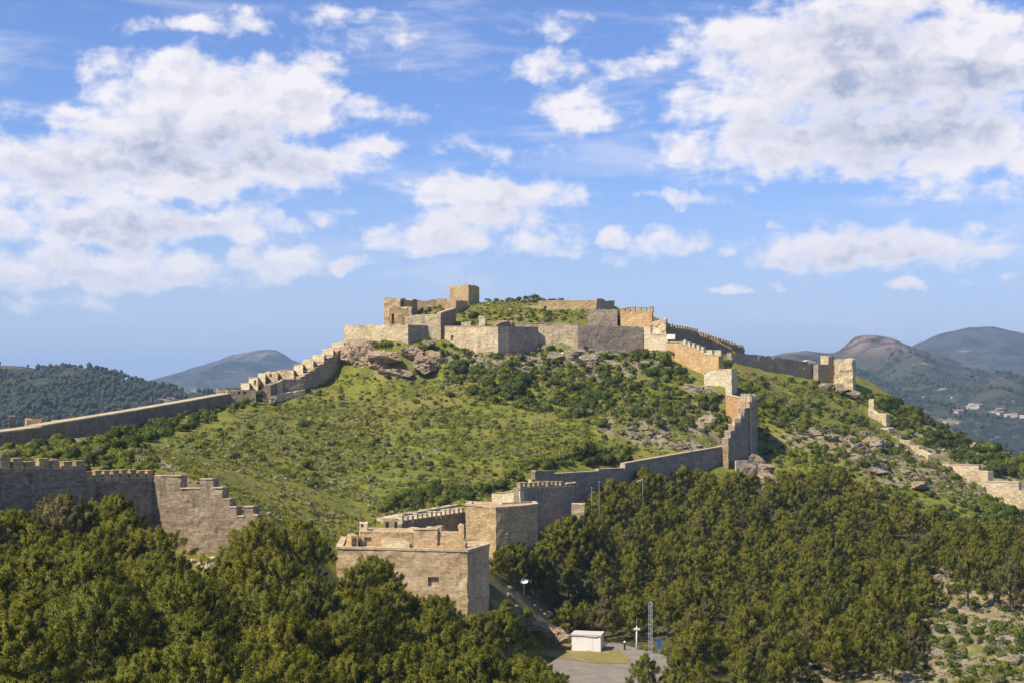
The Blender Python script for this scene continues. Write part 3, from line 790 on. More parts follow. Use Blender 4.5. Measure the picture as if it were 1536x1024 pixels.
    WALLS.append([(p[0], p[1]) for p in Wp])
    FOOT.append((Wp, thick))
    return root
WALLS = []; FOOT = []
def block(name, label, foot, ytop, Yref, mat, cat='tower', ybase=None, rough=0.0, holes=(), cop=None, mer=None, bump=0.1, below=2.0, group=None, batter=0.0, seed=0, sunk=True):
    """a solid block of masonry; foot: (px, Y) corners, the seen ones left to right first, then round the back"""
    P_ = [at(px, 560, Y)[:2] for px, Y in foot]
    zt = at(foot[0][0], ytop, Yref)[2]
    zg = min(float(height(x, y)) for x, y in P_)
    if ybase is not None: zg = min(zg, at(foot[0][0], ybase, Yref)[2])
    f0 = zg - below
    if not sunk: f0 = zg = at(foot[0][0], ybase, Yref)[2]
    c = (float(np.mean([p[0] for p in P_])), float(np.mean([p[1] for p in P_])))
    base = (c[0], c[1], zg)
    mb = MB(); root = empty(name, base, label, cat, group); root['kind'] = 'thing'
    top = []
    n_ = len(P_)
    for i in range(n_):
        A, B = P_[i], P_[(i + 1) % n_]
        nrm = seg_normal(A, B)
        hl = conv_holes(holes, A, B, foot[i][0], foot[(i + 1) % n_][0]) if foot[(i + 1) % n_][0] > foot[i][0] else []
        ts, tz, b0, nr = masonry_face(mb, A, B, nrm, zt, zt, f0, hl, rough, bump, seed)
        top += [mb.v[b0 + k * nr + nr - 1] for k in range(len(ts) - 1)]
        if mer and i in mer['segs']:
            merlons(root, (A[0] - base[0], A[1] - base[1]), (B[0] - base[0], B[1] - base[1]), zt - base[2], zt - base[2], nrm, mer['w'], mer['gap'], mer['h'], mer.get('mat', mat), mer.get('thick', 0.6))
    ctr = len(mb.v); mb.v.append((c[0], c[1], zt)); tb = len(mb.v); mb.v += top
    for k in range(len(top)): mb.f.append((tb + k, tb + (k + 1) % len(top), ctr))
    if batter:
        mb.v = [(c[0] + (x - c[0]) * (1 + batter * (zt - z) / (zt - f0)), c[1] + (y - c[1]) * (1 + batter * (zt - z) / (zt - f0)), z) for x, y, z in mb.v]
    mb.v = [(x - base[0], y - base[1], z - base[2]) for x, y, z in mb.v]
    mb.build('masonry', mat, root)
    if cop:
        cb = MB(); k1 = 1.0
        outer = [(c[0] + (x - c[0]) * (1 + 0.15 / max(1, math.hypot(x - c[0], y - c[1]))), c[1] + (y - c[1]) * (1 + 0.15 / max(1, math.hypot(x - c[0], y - c[1])))) for x, y in P_]
        inner = [(c[0] + (x - c[0]) * (1 - 0.9 / max(1.5, math.hypot(x - c[0], y - c[1]))), c[1] + (y - c[1]) * (1 - 0.9 / max(1.5, math.hypot(x - c[0], y - c[1])))) for x, y in P_]
        for i in range(n_):
            j = (i + 1) % n_
            q = [outer[i], outer[j], inner[j], inner[i]]
            vs = [(x - base[0], y - base[1], zt - base[2] + dz) for dz in (-0.04, cop[1]) for x, y in q]
            cb.add(vs, [(3, 2, 1, 0), (4, 5, 6, 7), (0, 1, 5, 4), (2, 3, 7, 6), (1, 2, 6, 5), (3, 0, 4, 7)])
        cb.build('coping', cop[0], root)
    FOOT.append(([(x, y, zt, f0, 0) for x, y in P_ + [P_[0]]], 1.5))
    return root

C = lambda h=0.18, d=None: (M['coping'], h, d)
# ---- the wall across the left foreground
wall('crenellated_wall', 'tall dark wall with broad pale-topped merlons, cut by the left edge of the photo',
     [(-120,165,701,800),(0,172,702,800),(129,181.5,703,805)], M['brown'], 1.6,
     mer=[dict(seg=0, w=1.35, gap=0.55, h=1.0, mat=M['tan']), dict(seg=1, w=1.28, gap=0.50, h=1.05, mat=M['tan'], thick=0.9)], cop=C(0.10, 0.75))
wall('crenellated_wall', 'dark wall with seven small merlons, next to the taller crenellated stretch above the left pines',
     [(129.3,181.9,717,805),(231,189,716,812)], M['brown'], 1.6, mer=[dict(seg=0, w=0.84, gap=0.43, h=0.9, mat=M['tan'], thick=0.9)], cop=C(0.08, 0.7))
wall('stepped_wall', 'brown stepped wall end with cracked masonry, standing bare above a gap in the left pines',
     [(231,188.8,713,828),(271,187.3,713,830),(271,187.3,732,830),(300,186.2,732,830),(300,186.2,718,830),(319,185.6,718,830),(319,185.6,731,830),(334,185.0,731,830),
      (334,185.0,748,828),(345,184.7,748,828),(345,184.7,760,826),(354,184.4,760,826),(354,184.4,774,826),(366,184,774,820),(366,184,759.5,820),(380,183.6,759.5,820),(380,183.6,771,820),(386,183.4,773,818)],
     M['brown'], 1.5, cop=C(0.10, 0.8), bump=0.12)
block('gate_pier', 'short dark pier at the very left edge, behind the near crenellated wall', [(-40,172),(4,172),(4,175),(-40,175)], 677, 172, M['dark'], 'pier')
# ---- long sloping wall in the left middle distance
wall('rampart_wall', 'long dark rampart with pale sloping walkway climbing towards the castle from the left edge',
     [(-140,243,668,700),(-40,262,653,688),(20,272,646.5,678),(62,281,641,668)], M['dark'], 3.6, cop=C(0.25), bump=0.2)
wall('rampart_wall', 'straight dark rampart with light walkway rising to the ruined steps left of the castle',
     [(62,281.5,639,668),(120,297,629.5,660),(200,322,616.5,650),(280,352,602.5,630),(346,381,590.5,612)], M['dark'], 3.0, cop=C(0.25), bump=0.2)
block('stone_stub', 'pair of thin dark stone stubs standing on the left end of the long rampart', [(14.5,283),(24.5,284),(24.5,285),(14.5,284.5)], 622.5, 283, M['dark'], 'ruin', rough=0.5, ybase=640)
block('stone_ruin', 'low reddish ruin of broken walls sitting on the left rampart walkway', [(40,290),(63,291),(63,294),(38,294)], 629, 290, M['orange'], 'ruin', rough=0.7, ybase=640)
block('stone_stub', 'small pale square stone beside the kink of the left rampart', [(78,296),(88,296.5),(88,298),(78,298)], 629.5, 296, M['pale'], 'ruin', rough=0.2, ybase=640)
# ---- ruined steps left of the castle
wall('low_wall', 'low pale wall at the top of the long left rampart', [(326,384,581.5,592),(362,386,581,592)], M['pale'], 1.2, cop=C(0.1))
wall('arcade_wall', 'low tan wall with small dark arches behind two round bushes', [(340,381,584.5,596),(384,384,583,598)], M['plaster'], 1.5, rough=0.25,
     holes=[(357,586,361,590.5,1.0),(365,586,369.5,590.5,1.0)])
steps = [(361,374,574.5,587,390,'lowest and widest'),(373,387,565.8,586,394,'second, with a dark doorway'),(387,398,559.0,582,398,'third, narrow and pale'),(398,416.5,557.3,580,401,'fourth, ruined and rough'),
         (416,441,554.8,578,405,'fifth, long and flat topped'),(440.5,454.5,546.3,572,409,'sixth'),(454,470,538.8,562,413,'seventh, broken edged'),(468,486,531.5,552,417,'eighth, rubble topped'),(484,500,523,546,421,'ninth, heaped with stones'),(498,516,512.5,536,426,'topmost, touching the castle')]
for i, (a, b_, yt, yb, Y, wd) in enumerate(steps):
    hl = [(381,569,384.5,577,1.2)] if i == 1 else ([(404,560,408,566,1.0)] if i == 3 else ())
    block('ruined_block', f'{wd}: pale block of the ruined stairway left of the castle',
          [(a,Y+3.2),(b_,Y-0.8),(b_+1,Y+7),(a+1,Y+9)], yt, Y, M['pale'] if i in (0, 1, 2, 5) else M['castle'], 'ruin', ybase=yb, rough=0.15 if i < 3 else 0.55, holes=hl, seed=i, group='blocks of the ruined stairway', cop=C(0.12) if i in (0, 1, 4, 5) else None)
wall('ramp_wall', 'sunlit sloping ramp wall in front of the ruined stairway blocks', [(372,392,591,602),(386,391,588,600),(424,395,570,592)], M['castle'], 1.4, cop=C(0.12))
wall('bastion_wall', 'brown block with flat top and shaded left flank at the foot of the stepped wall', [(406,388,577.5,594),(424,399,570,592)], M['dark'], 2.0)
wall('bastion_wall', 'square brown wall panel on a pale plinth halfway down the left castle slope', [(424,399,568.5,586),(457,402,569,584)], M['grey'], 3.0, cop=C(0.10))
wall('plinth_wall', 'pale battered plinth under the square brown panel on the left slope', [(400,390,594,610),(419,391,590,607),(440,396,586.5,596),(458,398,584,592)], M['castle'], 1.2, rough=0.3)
n_st = 10; spts = []
for i in range(n_st):
    t0_, t1_ = i / n_st, (i + 1) / n_st
    a0, a1 = lerp(450, 521, t0_), lerp(450, 521, t1_); y0 = lerp(570, 522, (t0_ + 0.12) ** 1.15)
    spts += [(a0, lerp(404,427,t0_), y0, lerp(586,548,t0_)), (a1, lerp(404,427,t1_), y0 - 1.5, lerp(586,548,t1_))]
wall('stepped_wall', 'dark stepped wall with pale stone edges descending from the castle to the left', spts, M['grey'], 3.2, rough=0.35, cop=C(0.22))
# ---- the castle's front enceinte
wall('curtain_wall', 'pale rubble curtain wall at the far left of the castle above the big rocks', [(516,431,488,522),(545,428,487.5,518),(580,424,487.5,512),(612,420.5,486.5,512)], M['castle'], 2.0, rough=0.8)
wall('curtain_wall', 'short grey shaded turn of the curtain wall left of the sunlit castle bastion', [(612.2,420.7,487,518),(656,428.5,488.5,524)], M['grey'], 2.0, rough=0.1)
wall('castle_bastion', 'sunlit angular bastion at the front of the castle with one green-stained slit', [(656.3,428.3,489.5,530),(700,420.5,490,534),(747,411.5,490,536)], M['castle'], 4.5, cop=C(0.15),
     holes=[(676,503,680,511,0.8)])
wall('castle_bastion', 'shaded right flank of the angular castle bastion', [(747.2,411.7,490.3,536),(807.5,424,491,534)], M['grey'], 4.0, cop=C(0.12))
wall('terrace_wall', 'low grey terrace wall behind the shaded bastion flank', [(770,432,484.5,500),(868,427.5,485.5,500)], M['grey'], 1.6, rough=0.4, cop=C(0.12))
wall('terrace_wall', 'rough tan wall between the shaded bastion flank and the long grey castle wall', [(807,425.5,490,520),(868,423.5,488,530)], M['castle'], 1.6, rough=0.8)
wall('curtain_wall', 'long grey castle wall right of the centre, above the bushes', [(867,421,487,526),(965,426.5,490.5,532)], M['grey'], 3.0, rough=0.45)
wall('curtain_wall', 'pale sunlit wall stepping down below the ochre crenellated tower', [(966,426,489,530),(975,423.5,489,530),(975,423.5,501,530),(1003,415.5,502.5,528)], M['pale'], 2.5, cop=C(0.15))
block('white_block', 'white plastered block on top of the pale stepped wall right of the castle', [(1000,414),(1012.5,413),(1014,417),(1001,418)], 501.6, 414, plain('white_plaster', (0.78, 0.76, 0.72), 0.8, 0, 0.05), 'block', ybase=509, sunk=False)
wall('crenellated_wall', 'orange stained wall descending under six pale merlons right of the castle',
     [(999,415.5,513.5,548),(1019,411,513.5,556),(1060,401,532,566),(1078,397,532.5,562)], M['orange'], 1.8, cop=C(0.25),
     mer=[dict(seg=1, w=1.1, gap=0.85, h=1.45, mat=M['pale'], t0=0.15), dict(seg=2, w=2.6, gap=0.6, h=1.1, mat=M['pale'])])
wall('stepping_wall', 'pale wall stepping forward below the orange crenellated wall', [(1056,389,560,578),(1064,387.5,553.5,574),(1097,380,553.5,576)], M['pale'], 2.0, cop=C(0.15))
block('stone_pier', 'tall narrow pale pier at the bend of the descending wall, right of the castle', [(1088.5,378.5),(1097.5,376.5),(1100,381),(1091,383)], 553.8, 378, M['pale'], 'pier', ybase=596)
wall('retaining_wall', 'sunlit tan wall with orange stains left of the slim crenellated turret', [(1089,372,592,640),(1112,363,597,650)], M['orange'], 1.5, cop=C(0.12))
block('turret', 'slim turret with four pale merlons at the bend of the descending wall', [(1111,358),(1124,352.5),(1136,360.5),(1123,366)], 599, 355, M['tan'], 'tower', ybase=655, mer=dict(segs=(0,1), w=0.62, gap=0.42, h=1.35, mat=M['pale']))
segs = []
stp = [(1084,1092,669,337,339.5),(1092,1096,657,339.5,341),(1096,1102,646,341,343.5),(1102,1111,636,343.5,347),(1111,1117,626,347,350),(1117,1126,612,350,354),(1126,1136,600,354,358.5)]
for a0, a1, yt, Ya, Yb_ in stp: segs += [(a0, Ya, yt, 706), (a1, Yb_, yt - 0.5, 706)]
wall('stepped_wall', 'shaded wall climbing in tall steps to the slim turret, above the right pine wood', segs, M['smooth'], 1.6, cop=C(0.12),
     mer=[dict(seg=6, w=0.7, gap=0.5, h=1.0, mat=M['pale']), dict(seg=8, w=0.7, gap=0.5, h=1.0, mat=M['pale'])])
block('corner_pier', 'pale lit corner pier where the grey wall meets the tall stepped wall', [(1083.5,336.6),(1092,336.2),(1093,339),(1085,340)], 668.5, 336.5, M['tan'], 'pier', ybase=706)
wall('boundary_wall', 'dark wall with thin pale coping rising right to the tall stepped wall', [(937,312.3,701.5,730),(937.1,312.4,695,730),(950,316.5,692.5,725),(1010,325,682,720),(1084,337.5,669.5,712)], M['smooth'], 1.0, cop=C(0.16))
wall('boundary_wall', 'low grey wall with a small step in its pale coping, right of the merloned bastion', [(803,283,706,745),(832,291,706,742),(832,291,710.5,742),(898,304,706.5,738),(898,304,703.5,738),(936,312,702,735)], M['smooth'], 1.0, cop=C(0.14))
# ---- central bastions
wall('crenellated_bastion', 'pale curved left wing of the merloned grey bastion in the centre',
     [(738,262,740,766),(757,259,738,766),(780,255,733.5,770)], M['pale'], 0.9, cop=C(0.12))
wall('crenellated_bastion', 'shaded grey bastion wall topped by squat rounded merlons above the centre pines',
     [(780.2,255.2,732,790),(846,268,729.5,790),(862,272,729.5,790)], M['smooth'], 1.4, cop=C(0.12),
     mer=[dict(seg=0, w=0.95, gap=0.62, h=0.85, mat=M['tan'], thick=0.8)])
wall('parapet_wall', 'pale low parapet behind the squat merlons of the grey bastion', [(797,266,719,735),(842,272,722.5,735)], M['pale'], 0.8, cop=C(0.12))
block('sentry_box', 'small dark doorway block at the right end of the merloned grey bastion', [(849,270),(863,273.5),(862,276),(848,273)], 726, 270, M['dark'], 'sentry box', ybase=750, cop=C(0.15))
block('low_bastion', 'flat topped bastion, sunlit left face, shaded right face, behind the square tower',
      [(699,236),(744,229.5),(762,230.6),(784,232.8),(806,236.3),(803,241.5),(752,238.5),(704,241.5)], 760, 232, M['tan'], 'bastion', ybase=815, cop=C(0.25), bump=0.12)
wall('walled_passage', 'long pale walkway wall curving along the meadow above the square tower', [(576,246,777.5,800),(600,250,773,800),(640,256,765.5,790),(690,262,756.5,780),(745,262,758.5,780)], M['castle'], 1.6, rough=0.1, cop=C(0.12))
wall('crenellated_wall', 'shaded inner wall with thirteen narrow pale merlons behind the square tower', [(603,225,781,815),(700,245,767,812)], M['dark'], 0.9,
     mer=[dict(seg=0, w=0.62, gap=0.95, h=0.72, mat=M['pale'], thick=0.7)], cop=C(0.06))
block('small_vault', 'small ruined vault with two dark arches at the left end of the walled passage', [(575,236),(606,236.5),(607,241),(577,241)], 777, 236, M['castle'], 'vault', ybase=800,
      rough=0.2, holes=[(579,782,584,790,0.9),(592,782,600,791,0.9)])
block('courtyard_house', 'flat roofed tan ruin with one tall niche, in the court on the square tower', [(541,210),(620,208.3),(622,213.5),(545,215)], 797.5, 209.5, M['tan'], 'ruin', ybase=823, rough=0.15,
      holes=[(547,805,558,822,0.35)], cop=C(0.15))
block('stone_turret', 'small broken turret at the left corner of the court ruins', [(540,211.6),(552,211.3),(553,213.5),(541,213.8)], 783.5, 211.5, M['pale'], 'turret', ybase=805, rough=0.3, holes=[(542,785,546,790,0.6)])
block('curved_hut', 'low rounded stone hut beside the arched niche at the left edge of the court', [(521,210.3),(528,208.8),(538,208.9),(540,211),(530,213),(522,212)], 803, 209, M['tan'], 'hut', ybase=823, rough=0.3, holes=[(529,807,536,822,0.6)])
wall('court_wall', 'patchy plastered wall section in the middle of the court ruins', [(620,208.2,793.5,824),(656,207.3,793,824)], M['plaster'], 1.2, rough=0.15, cop=C(0.1))
wall('court_wall', 'lower patched wall with broken top, right part of the court ruins', [(656,207.7,797.5,824),(688,206.8,796.5,824)], M['plaster'], 1.2, rough=0.35)
wall('court_wall', 'thin broken rear wall of the court ruins, seen just above the patched walls', [(606,214.5,789,815),(640,213.2,791.5,815),(640,213.2,786.5,815),(662,212.2,787.5,815)], M['castle'], 0.8, rough=0.6)
wall('court_wall', 'sunlit cross wall on the left terrace of the square tower', [(572,208.7,808,824),(600,208.0,806,824),(614,207.7,812,824)], M['pale'], 0.7, rough=0.5)
wall('court_wall', 'tilted broken wall fragment in front of the court ruins', [(645,207.2,822,826),(668,206.2,815,826),(690,205.2,807,826),(698,204.9,812,826)], M['tan'], 0.8, rough=0.5)
block('stone_pier', 'slim upright stone pier at the right end of the court ruins', [(688,206.8),(696.5,206.4),(697,208),(689,208.4)], 786, 206.6, M['tan'], 'pier', ybase=820, rough=0.2)
block('square_tower', 'big square tan tower with one blind window and a shaded right face',
      [(506,207),(702,203),(734,211),(728,218),(700,217),(514,221)], 825.5, 204, M['plaster'], 'tower', ybase=912, cop=C(0.28), holes=[(642.5,865,659,879,0.45)], bump=0.12, below=3)
block('low_box', 'low pale masonry box at the foot of the merloned bastion, among pine tops', [(857,262),(876,262),(877,265),(858,265)], 756, 262, M['castle'], 'block', ybase=770, rough=0.15)
# ---- upper castle
block('ruined_tower', 'tall ruined tan block with a jagged top at the upper left of the castle', [(576,437),(600,434),(619,437),(618,445),(577,445)], 447.5, 434, M['tan'], 'ruin', ybase=490, rough=1.1,
      holes=[(601.5,451.5,606,459,1.5)], bump=0.18)
block('ruined_house', 'lower roofless front of the ruined block, with dark doorways', [(584,430),(617,429.5),(618,434),(585,434.5)], 460.5, 430, M['tan'], 'ruin', ybase=489, rough=0.8,
      holes=[(587,471,591,486,1.2),(606,474,609.5,486,1.2)], bump=0.25)
block('ruined_wall_stub', 'dark leaning wall stub at the right side of the tall ruined block', [(616.5,440),(626,443),(625,449),(615,446)], 449, 440, M['grey'], 'ruin', ybase=470, rough=0.6)
wall('ruined_wall', 'broken top wall between the tall ruined block and the square keep', [(625,452,450,475),(655,452,448.5,470),(668,451,450,468)], M['tan'], 1.5, rough=1.0)
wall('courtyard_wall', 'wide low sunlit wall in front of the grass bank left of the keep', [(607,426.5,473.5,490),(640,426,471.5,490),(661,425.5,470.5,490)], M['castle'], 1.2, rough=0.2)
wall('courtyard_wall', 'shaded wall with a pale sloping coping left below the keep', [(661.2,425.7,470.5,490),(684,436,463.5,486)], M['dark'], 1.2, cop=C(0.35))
block('keep_annex', 'tan annex with a shaded right side just left of the keep', [(667,446),(684,443.5),(702,452),(690,458),(668,456)], 449.8, 443, M['tan'], 'building', ybase=482, rough=0.3)
keep = block('castle_keep', 'square tan keep at the very top of the castle with antennas on its roof', [(674,466),(702.5,459),(719,468),(692,476)], 427.3, 460, M['tan'], 'tower', ybase=460, rough=0.25, bump=0.08)
block('stone_stub', 'pale square stone stub on the bastion edge left of the upright one', [(692,427),(706,427),(706.5,430),(693,430)], 482.8, 427, M['castle'], 'block', ybase=491, rough=0.4)
block('stone_stub', 'upright pale stone stub standing on the castle bastion below the keep', [(718,427),(728,426.5),(730.5,431),(720,432)], 473.5, 427, M['castle'], 'block', ybase=491, rough=0.4)
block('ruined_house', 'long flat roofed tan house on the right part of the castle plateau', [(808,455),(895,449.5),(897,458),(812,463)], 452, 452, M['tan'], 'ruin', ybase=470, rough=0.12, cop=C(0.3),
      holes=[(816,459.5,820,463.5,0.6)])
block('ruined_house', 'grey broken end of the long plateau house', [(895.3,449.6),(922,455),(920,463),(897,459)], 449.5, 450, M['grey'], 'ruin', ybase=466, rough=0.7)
wall('rubble_wall', 'low pinkish rubble wall left of the long plateau house', [(779,456,460.5,470),(808,456,459,470)], M['pale'], 1.5, rough=0.8)
block('grey_block', 'broad grey masonry block with a pale scar near the top, left of the ochre tower', [(882,432),(926,430.5),(929.5,436),(929,442),(884,442)], 464, 431, M['grey'], 'building', ybase=492, rough=0.35)
block('crenellated_tower', 'ochre tower with six worn merlons on the right of the castle', [(931,431),(978,427),(980,436),(934,440)], 467, 428, M['orange'], 'tower', ybase=492, rough=0.1, mer=dict(segs=(0,), w=1.25, gap=0.55, h=1.25, mat=M['tan'], thick=0.9))
block('ruined_gate', 'crumbling pale ruin between the ochre tower and the crenellated wall', [(978.5,424),(999,421),(1001,428),(981,430)], 480, 422, M['castle'], 'ruin', ybase=505, rough=1.8, bump=0.3)
wall('ruined_wall', 'low broken wall across the shrubs between keep and long plateau house', [(722,447,466,474),(745,449,467.5,474),(768,449,464,472)], M['castle'], 1.0, rough=0.9)
wall('ruined_wall', 'short pale ledge wall in the terrace shrubs under the long plateau house', [(790,440,474,482),(835,439,475,482)], M['castle'], 1.0, rough=0.6)
block('ruined_wall_stub', 'small tan wall stub beside the shaded annex, right of the keep foot', [(722,455),(734,455),(735,458),(723,458)], 456, 455, M['tan'], 'ruin', ybase=464, rough=0.7)
# ---- walls on the right
wall('crenellated_wall', 'dark wall with a row of ten small merlons on the ridge right of the castle', [(1000,424,489.5,506),(1048,437,499,520)], M['dark'], 1.5,
     mer=[dict(seg=0, w=0.72, gap=0.62, h=0.95, mat=M['tan'])])
wall('crenellated_wall', 'dark wall with tiny merlons curving down the ridge towards the right', [(1048.3,437.2,503.5,524),(1062,442,508.5,530),(1078,447,515,538),(1098,452,525,548)], M['dark'], 1.5, cop=C(0.2),
     mer=[dict(seg=k, w=0.6, gap=0.7, h=0.6, mat=M['tan']) for k in (0, 1, 2)])
wall('outer_wall', 'crenellated dark wall on the ridge line behind, right of the castle', [(1050,462,502,520),(1080,470,511,530),(1117,478,523,545)], M['dark'], 1.2,
     mer=[dict(seg=k, w=0.7, gap=0.7, h=0.8, mat=M['tan']) for k in (0, 1)])
wall('long_wall', 'long dark grey wall on the ridge between the castle and the pale end tower', [(1097,434,527.5,556),(1140,442,531.5,564),(1180,450,538,572),(1227,459,545.5,578)], M['grey'], 2.0, rough=0.3, bump=0.25)
wall('ruined_wall', 'pale ruined wall rising behind the long grey ridge wall', [(1180,466,538.5,550),(1224,470,541.5,552)], M['pale'], 2.0, rough=0.6)
block('ruined_wall_stub', 'small pale broken wall corner standing behind the right end of the ridge wall', [(1231,468),(1243,465),(1250,469),(1238,472)], 533.5, 467, M['castle'], 'ruin', ybase=552, rough=0.5)
wall('long_wall', 'grey wall panel with a lit left edge next to the pale end tower', [(1227.3,455,546,578),(1252,460,546.5,578)], M['grey'], 2.0, rough=0.15)
block('end_tower', 'pale worn tower with slanting sides at the right end of the castle ridge', [(1251.5,455.5),(1278,452),(1283,460),(1256,463)], 538, 453, M['castle'], 'tower', ybase=580, rough=0.6, batter=0.10, bump=0.3)
# ---- ruined wall going down the right-hand ridge
block('stone_pier', 'slim pale pier starting the ruined wall on the right slope', [(1302.5,436),(1310,435.5),(1311,438),(1304,438)], 598.5, 436, M['castle'], 'pier', ybase=622, rough=0.3)
wall('ruined_wall', 'pale broken wall stretch just below the slim pier on the right slope', [(1302,434,612,628),(1312,431.5,618,634),(1322,428.5,620,648),(1329,427,622,652)], M['castle'], 1.8, rough=0.6)
block('ruined_block', 'square pale stone block halfway down the right slope wall', [(1317,421),(1332,419.5),(1341,423),(1326,426)], 641.5, 420, M['pale'], 'ruin', ybase=656, rough=0.2)
wall('ruined_wall', 'long pale wall descending in broken steps across the right slope', [(1323,416,653,664),(1345,410,653,668),(1345,410,659,670),(1364,405,660,676),(1364,405,666.5,680),(1378,401.5,668,686),(1378,401.5,673.5,688),(1392,398,681,692)], M['castle'], 1.6, rough=0.35)
wall('ruined_wall', 'low pale wall behind shrubs where the right slope flattens', [(1396,404,694,703),(1424,402,693,706),(1424,402,696,710),(1468,396,697,722)], M['pale'], 1.6, rough=0.25, cop=C(0.1))
wall('ruined_wall', 'tall pale wall face above dark shrubs near the right edge of the photo', [(1424,398,703,716),(1448,393,704,724),(1468,389,705,732),(1482,386,706,738)], M['castle'], 2.0, rough=0.25)
wall('ruined_wall', 'pale wall with a flat ledge on top by the right edge', [(1480,380,722.5,738),(1505,378,722.5,742),(1528,376,723.5,744)], M['pale'], 3.5, cop=C(0.15))
wall('ruined_wall', 'lowest pale wall cut by the right edge of the photo', [(1488,373,733.5,746),(1510,369,735,754),(1560,362,737,770)], M['castle'], 1.8, rough=0.15)
wall('retaining_wall', 'short ruined wall framing a rock below the stepped wall on the right', [(1104,333,690.5,702),(1120,334,689.5,704),(1137,336,690.5,706)], M['pale'], 0.5, rough=0.1)

# antennas on the keep
M['metal'] = plain('galvanised_metal', (0.50, 0.50, 0.49), 0.6, 0.2)
M['white'] = plain('white_paint', (0.80, 0.79, 0.75), 0.55, 0.0, 0.06)
for px, y0, y1, Y, lb in ((697.3,427,407.5,466,'tallest thin antenna on the keep roof'),(699.2,427,408,467,'thin antenna close right of the tallest on the keep'),(710.2,427,408.5,468,'single thin antenna at the right corner of the keep roof')):
    a0 = at(px, y0, Y); h_ = (y0 - y1) / FPX * Y
    mb = MB(); mb.tube([(0,0,-.5),(0,0,h_*.5),(0,0,h_)], [0.07,0.05,0.035], 5)
    o = mb.build('antenna', M['metal'], loc=a0); tag(o, lb, 'antenna', 'antennas on the keep')
    mb = MB(); mb.box((0,0,0.1),(0.6,0.6,0.2)); mb.build('base', M['metal'], o)
a0 = at(689, 427, 464)
mb = MB(); mb.tube([(0,0,-.4),(0,0,2.0)], 0.06, 5); o = mb.build('weather_mast', M['metal'], loc=a0); tag(o, 'short mast with a small instrument box on the left of the keep roof', 'mast')
mb = MB(); mb.box((0,0,1.7),(0.35,0.35,0.5)); mb.tube([(-1.5,0,0.9),(1.0,0,0.9)],0.05,5); mb.tube([(-1.5,0,-.3),(-1.5,0,1.1)],0.06,5); mb.build('instrument', M['metal'], o)

# ------------------------------------------------------------------ hut, masts, posts
def gz(x, y): return float(height(x, y))
hx, hy, _ = at(881.5, 973, 221.5); hz = ROAD_Z
hut = empty('white_hut', (hx, hy, hz), 'small white flat roofed hut beside the road at the bottom centre', 'hut'); rzh = R(-4)
mb = MB(); mb.box((0, 0, 1.1), (4.5, 3.2, 2.6), 0); hb = mb.build('wall', M['white'], hut)
mb = MB(); mb.box((0, 0, 2.52), (4.75, 3.5, 0.2), 0); mb.box((0.9, -1.72, 2.36), (1.6, 0.08, 0.12), 0); mb.build('roof', plain('pale_roof_felt', (0.55, 0.50, 0.43), 0.9), hut)
mb = MB(); mb.box((0, 0, 0), (0.95, 0.05, 2.05), 0); mb.build('door', M['white'], hut, loc=(0.55, -1.61, 1.2))
mb = MB(); mb.box((0, 0, 0), (0.12, 0.05, 0.12), 0); mb.build('vent', M['metal'], hut, loc=(-1.4, -1.61, 2.0))
hut.rotation_euler.z = R(-12)
# lattice mast
x, y, _ = at(976, 1000, 203); z0 = gz(x, y)
mast = empty('lattice_mast', (x, y, z0), 'tall thin triangular lattice mast rising from the roadside in front of the pines', 'mast')
hm = at(976, 902, 203)[2] - z0
tri = [(0.30 * math.cos(a), 0.30 * math.sin(a)) for a in (R(200), R(320), R(80))]
for q in tri:
    mb = MB(); mb.tube([(q[0], q[1], -0.3), (q[0], q[1], hm)], 0.026, 5); mb.build('leg', M['metal'], mast)
mb = MB(); nb = int(hm / 0.6)
for k in range(nb):
    za, zb_ = k * hm / nb, (k + 1) * hm / nb
    for i in range(3):
        a, c = tri[i], tri[(i + 1) % 3]
        mb.tube([(a[0], a[1], za), (c[0], c[1], zb_)] if k % 2 else [(c[0], c[1], za), (a[0], a[1], zb_)], 0.018, 4)
        mb.tube([(a[0], a[1], zb_), (c[0], c[1], zb_)], 0.02, 4)
mb.build('bracing', M['metal'], mast)
# white lamp pole with a crossbar of lamps
x, y, _ = at(955, 972, 221); z0 = gz(x, y)
lp = empty('lamp_pole', (x, y, z0), 'white tapering pole with a crossbar of small floodlights beside the road', 'lamp pole')
mb = MB(); mb.tube([(0,0,-.3),(0,0,1.8),(0,0,3.7)], [0.16,0.12,0.08], 8); mb.build('pole', M['white'], lp, smooth=True)
mb = MB(); mb.tube([(0,0,3.6),(0,0,4.9)], 0.025, 5); mb.build('antenna', M['metal'], lp)
mb = MB(); mb.tube([(-.42,0,3.1),(.42,0,3.1)], 0.04, 5); mb.build('crossbar', M['white'], lp)
for dx in (-.38, -.2, .2, .38):
    mb = MB(); mb.box((dx, -.1, 3.28), (0.17, 0.16, 0.26)); mb.tube([(dx,0,3.05),(dx,0,3.2)], 0.02, 4); mb.build('lamp', M['white'], lp)
# globe lamp on a short dark post
x, y, _ = at(937, 971, 221); z0 = gz(x, y)
g_ = empty('globe_lamp', (x, y, z0), 'short dark post with a round white globe on top, left of the white lamp pole', 'lamp post')
M['black'] = plain('black_paint', (0.03, 0.03, 0.035), 0.5)
mb = MB(); mb.tube([(0,0,-.2),(0,0,.12),(0,0,.2),(0,0,1.0),(0,0,1.12)], [0.2,0.2,0.15,0.15,0.1], 10); mb.build('post', M['black'], g_)
mb = MB(); mb.tube([(0,0,1.08),(0,0,1.16),(0,0,1.28),(0,0,1.40),(0,0,1.46)], [0.06,0.14,0.18,0.14,0.05], 10); mb.build('globe', M['white'], g_, smooth=True)
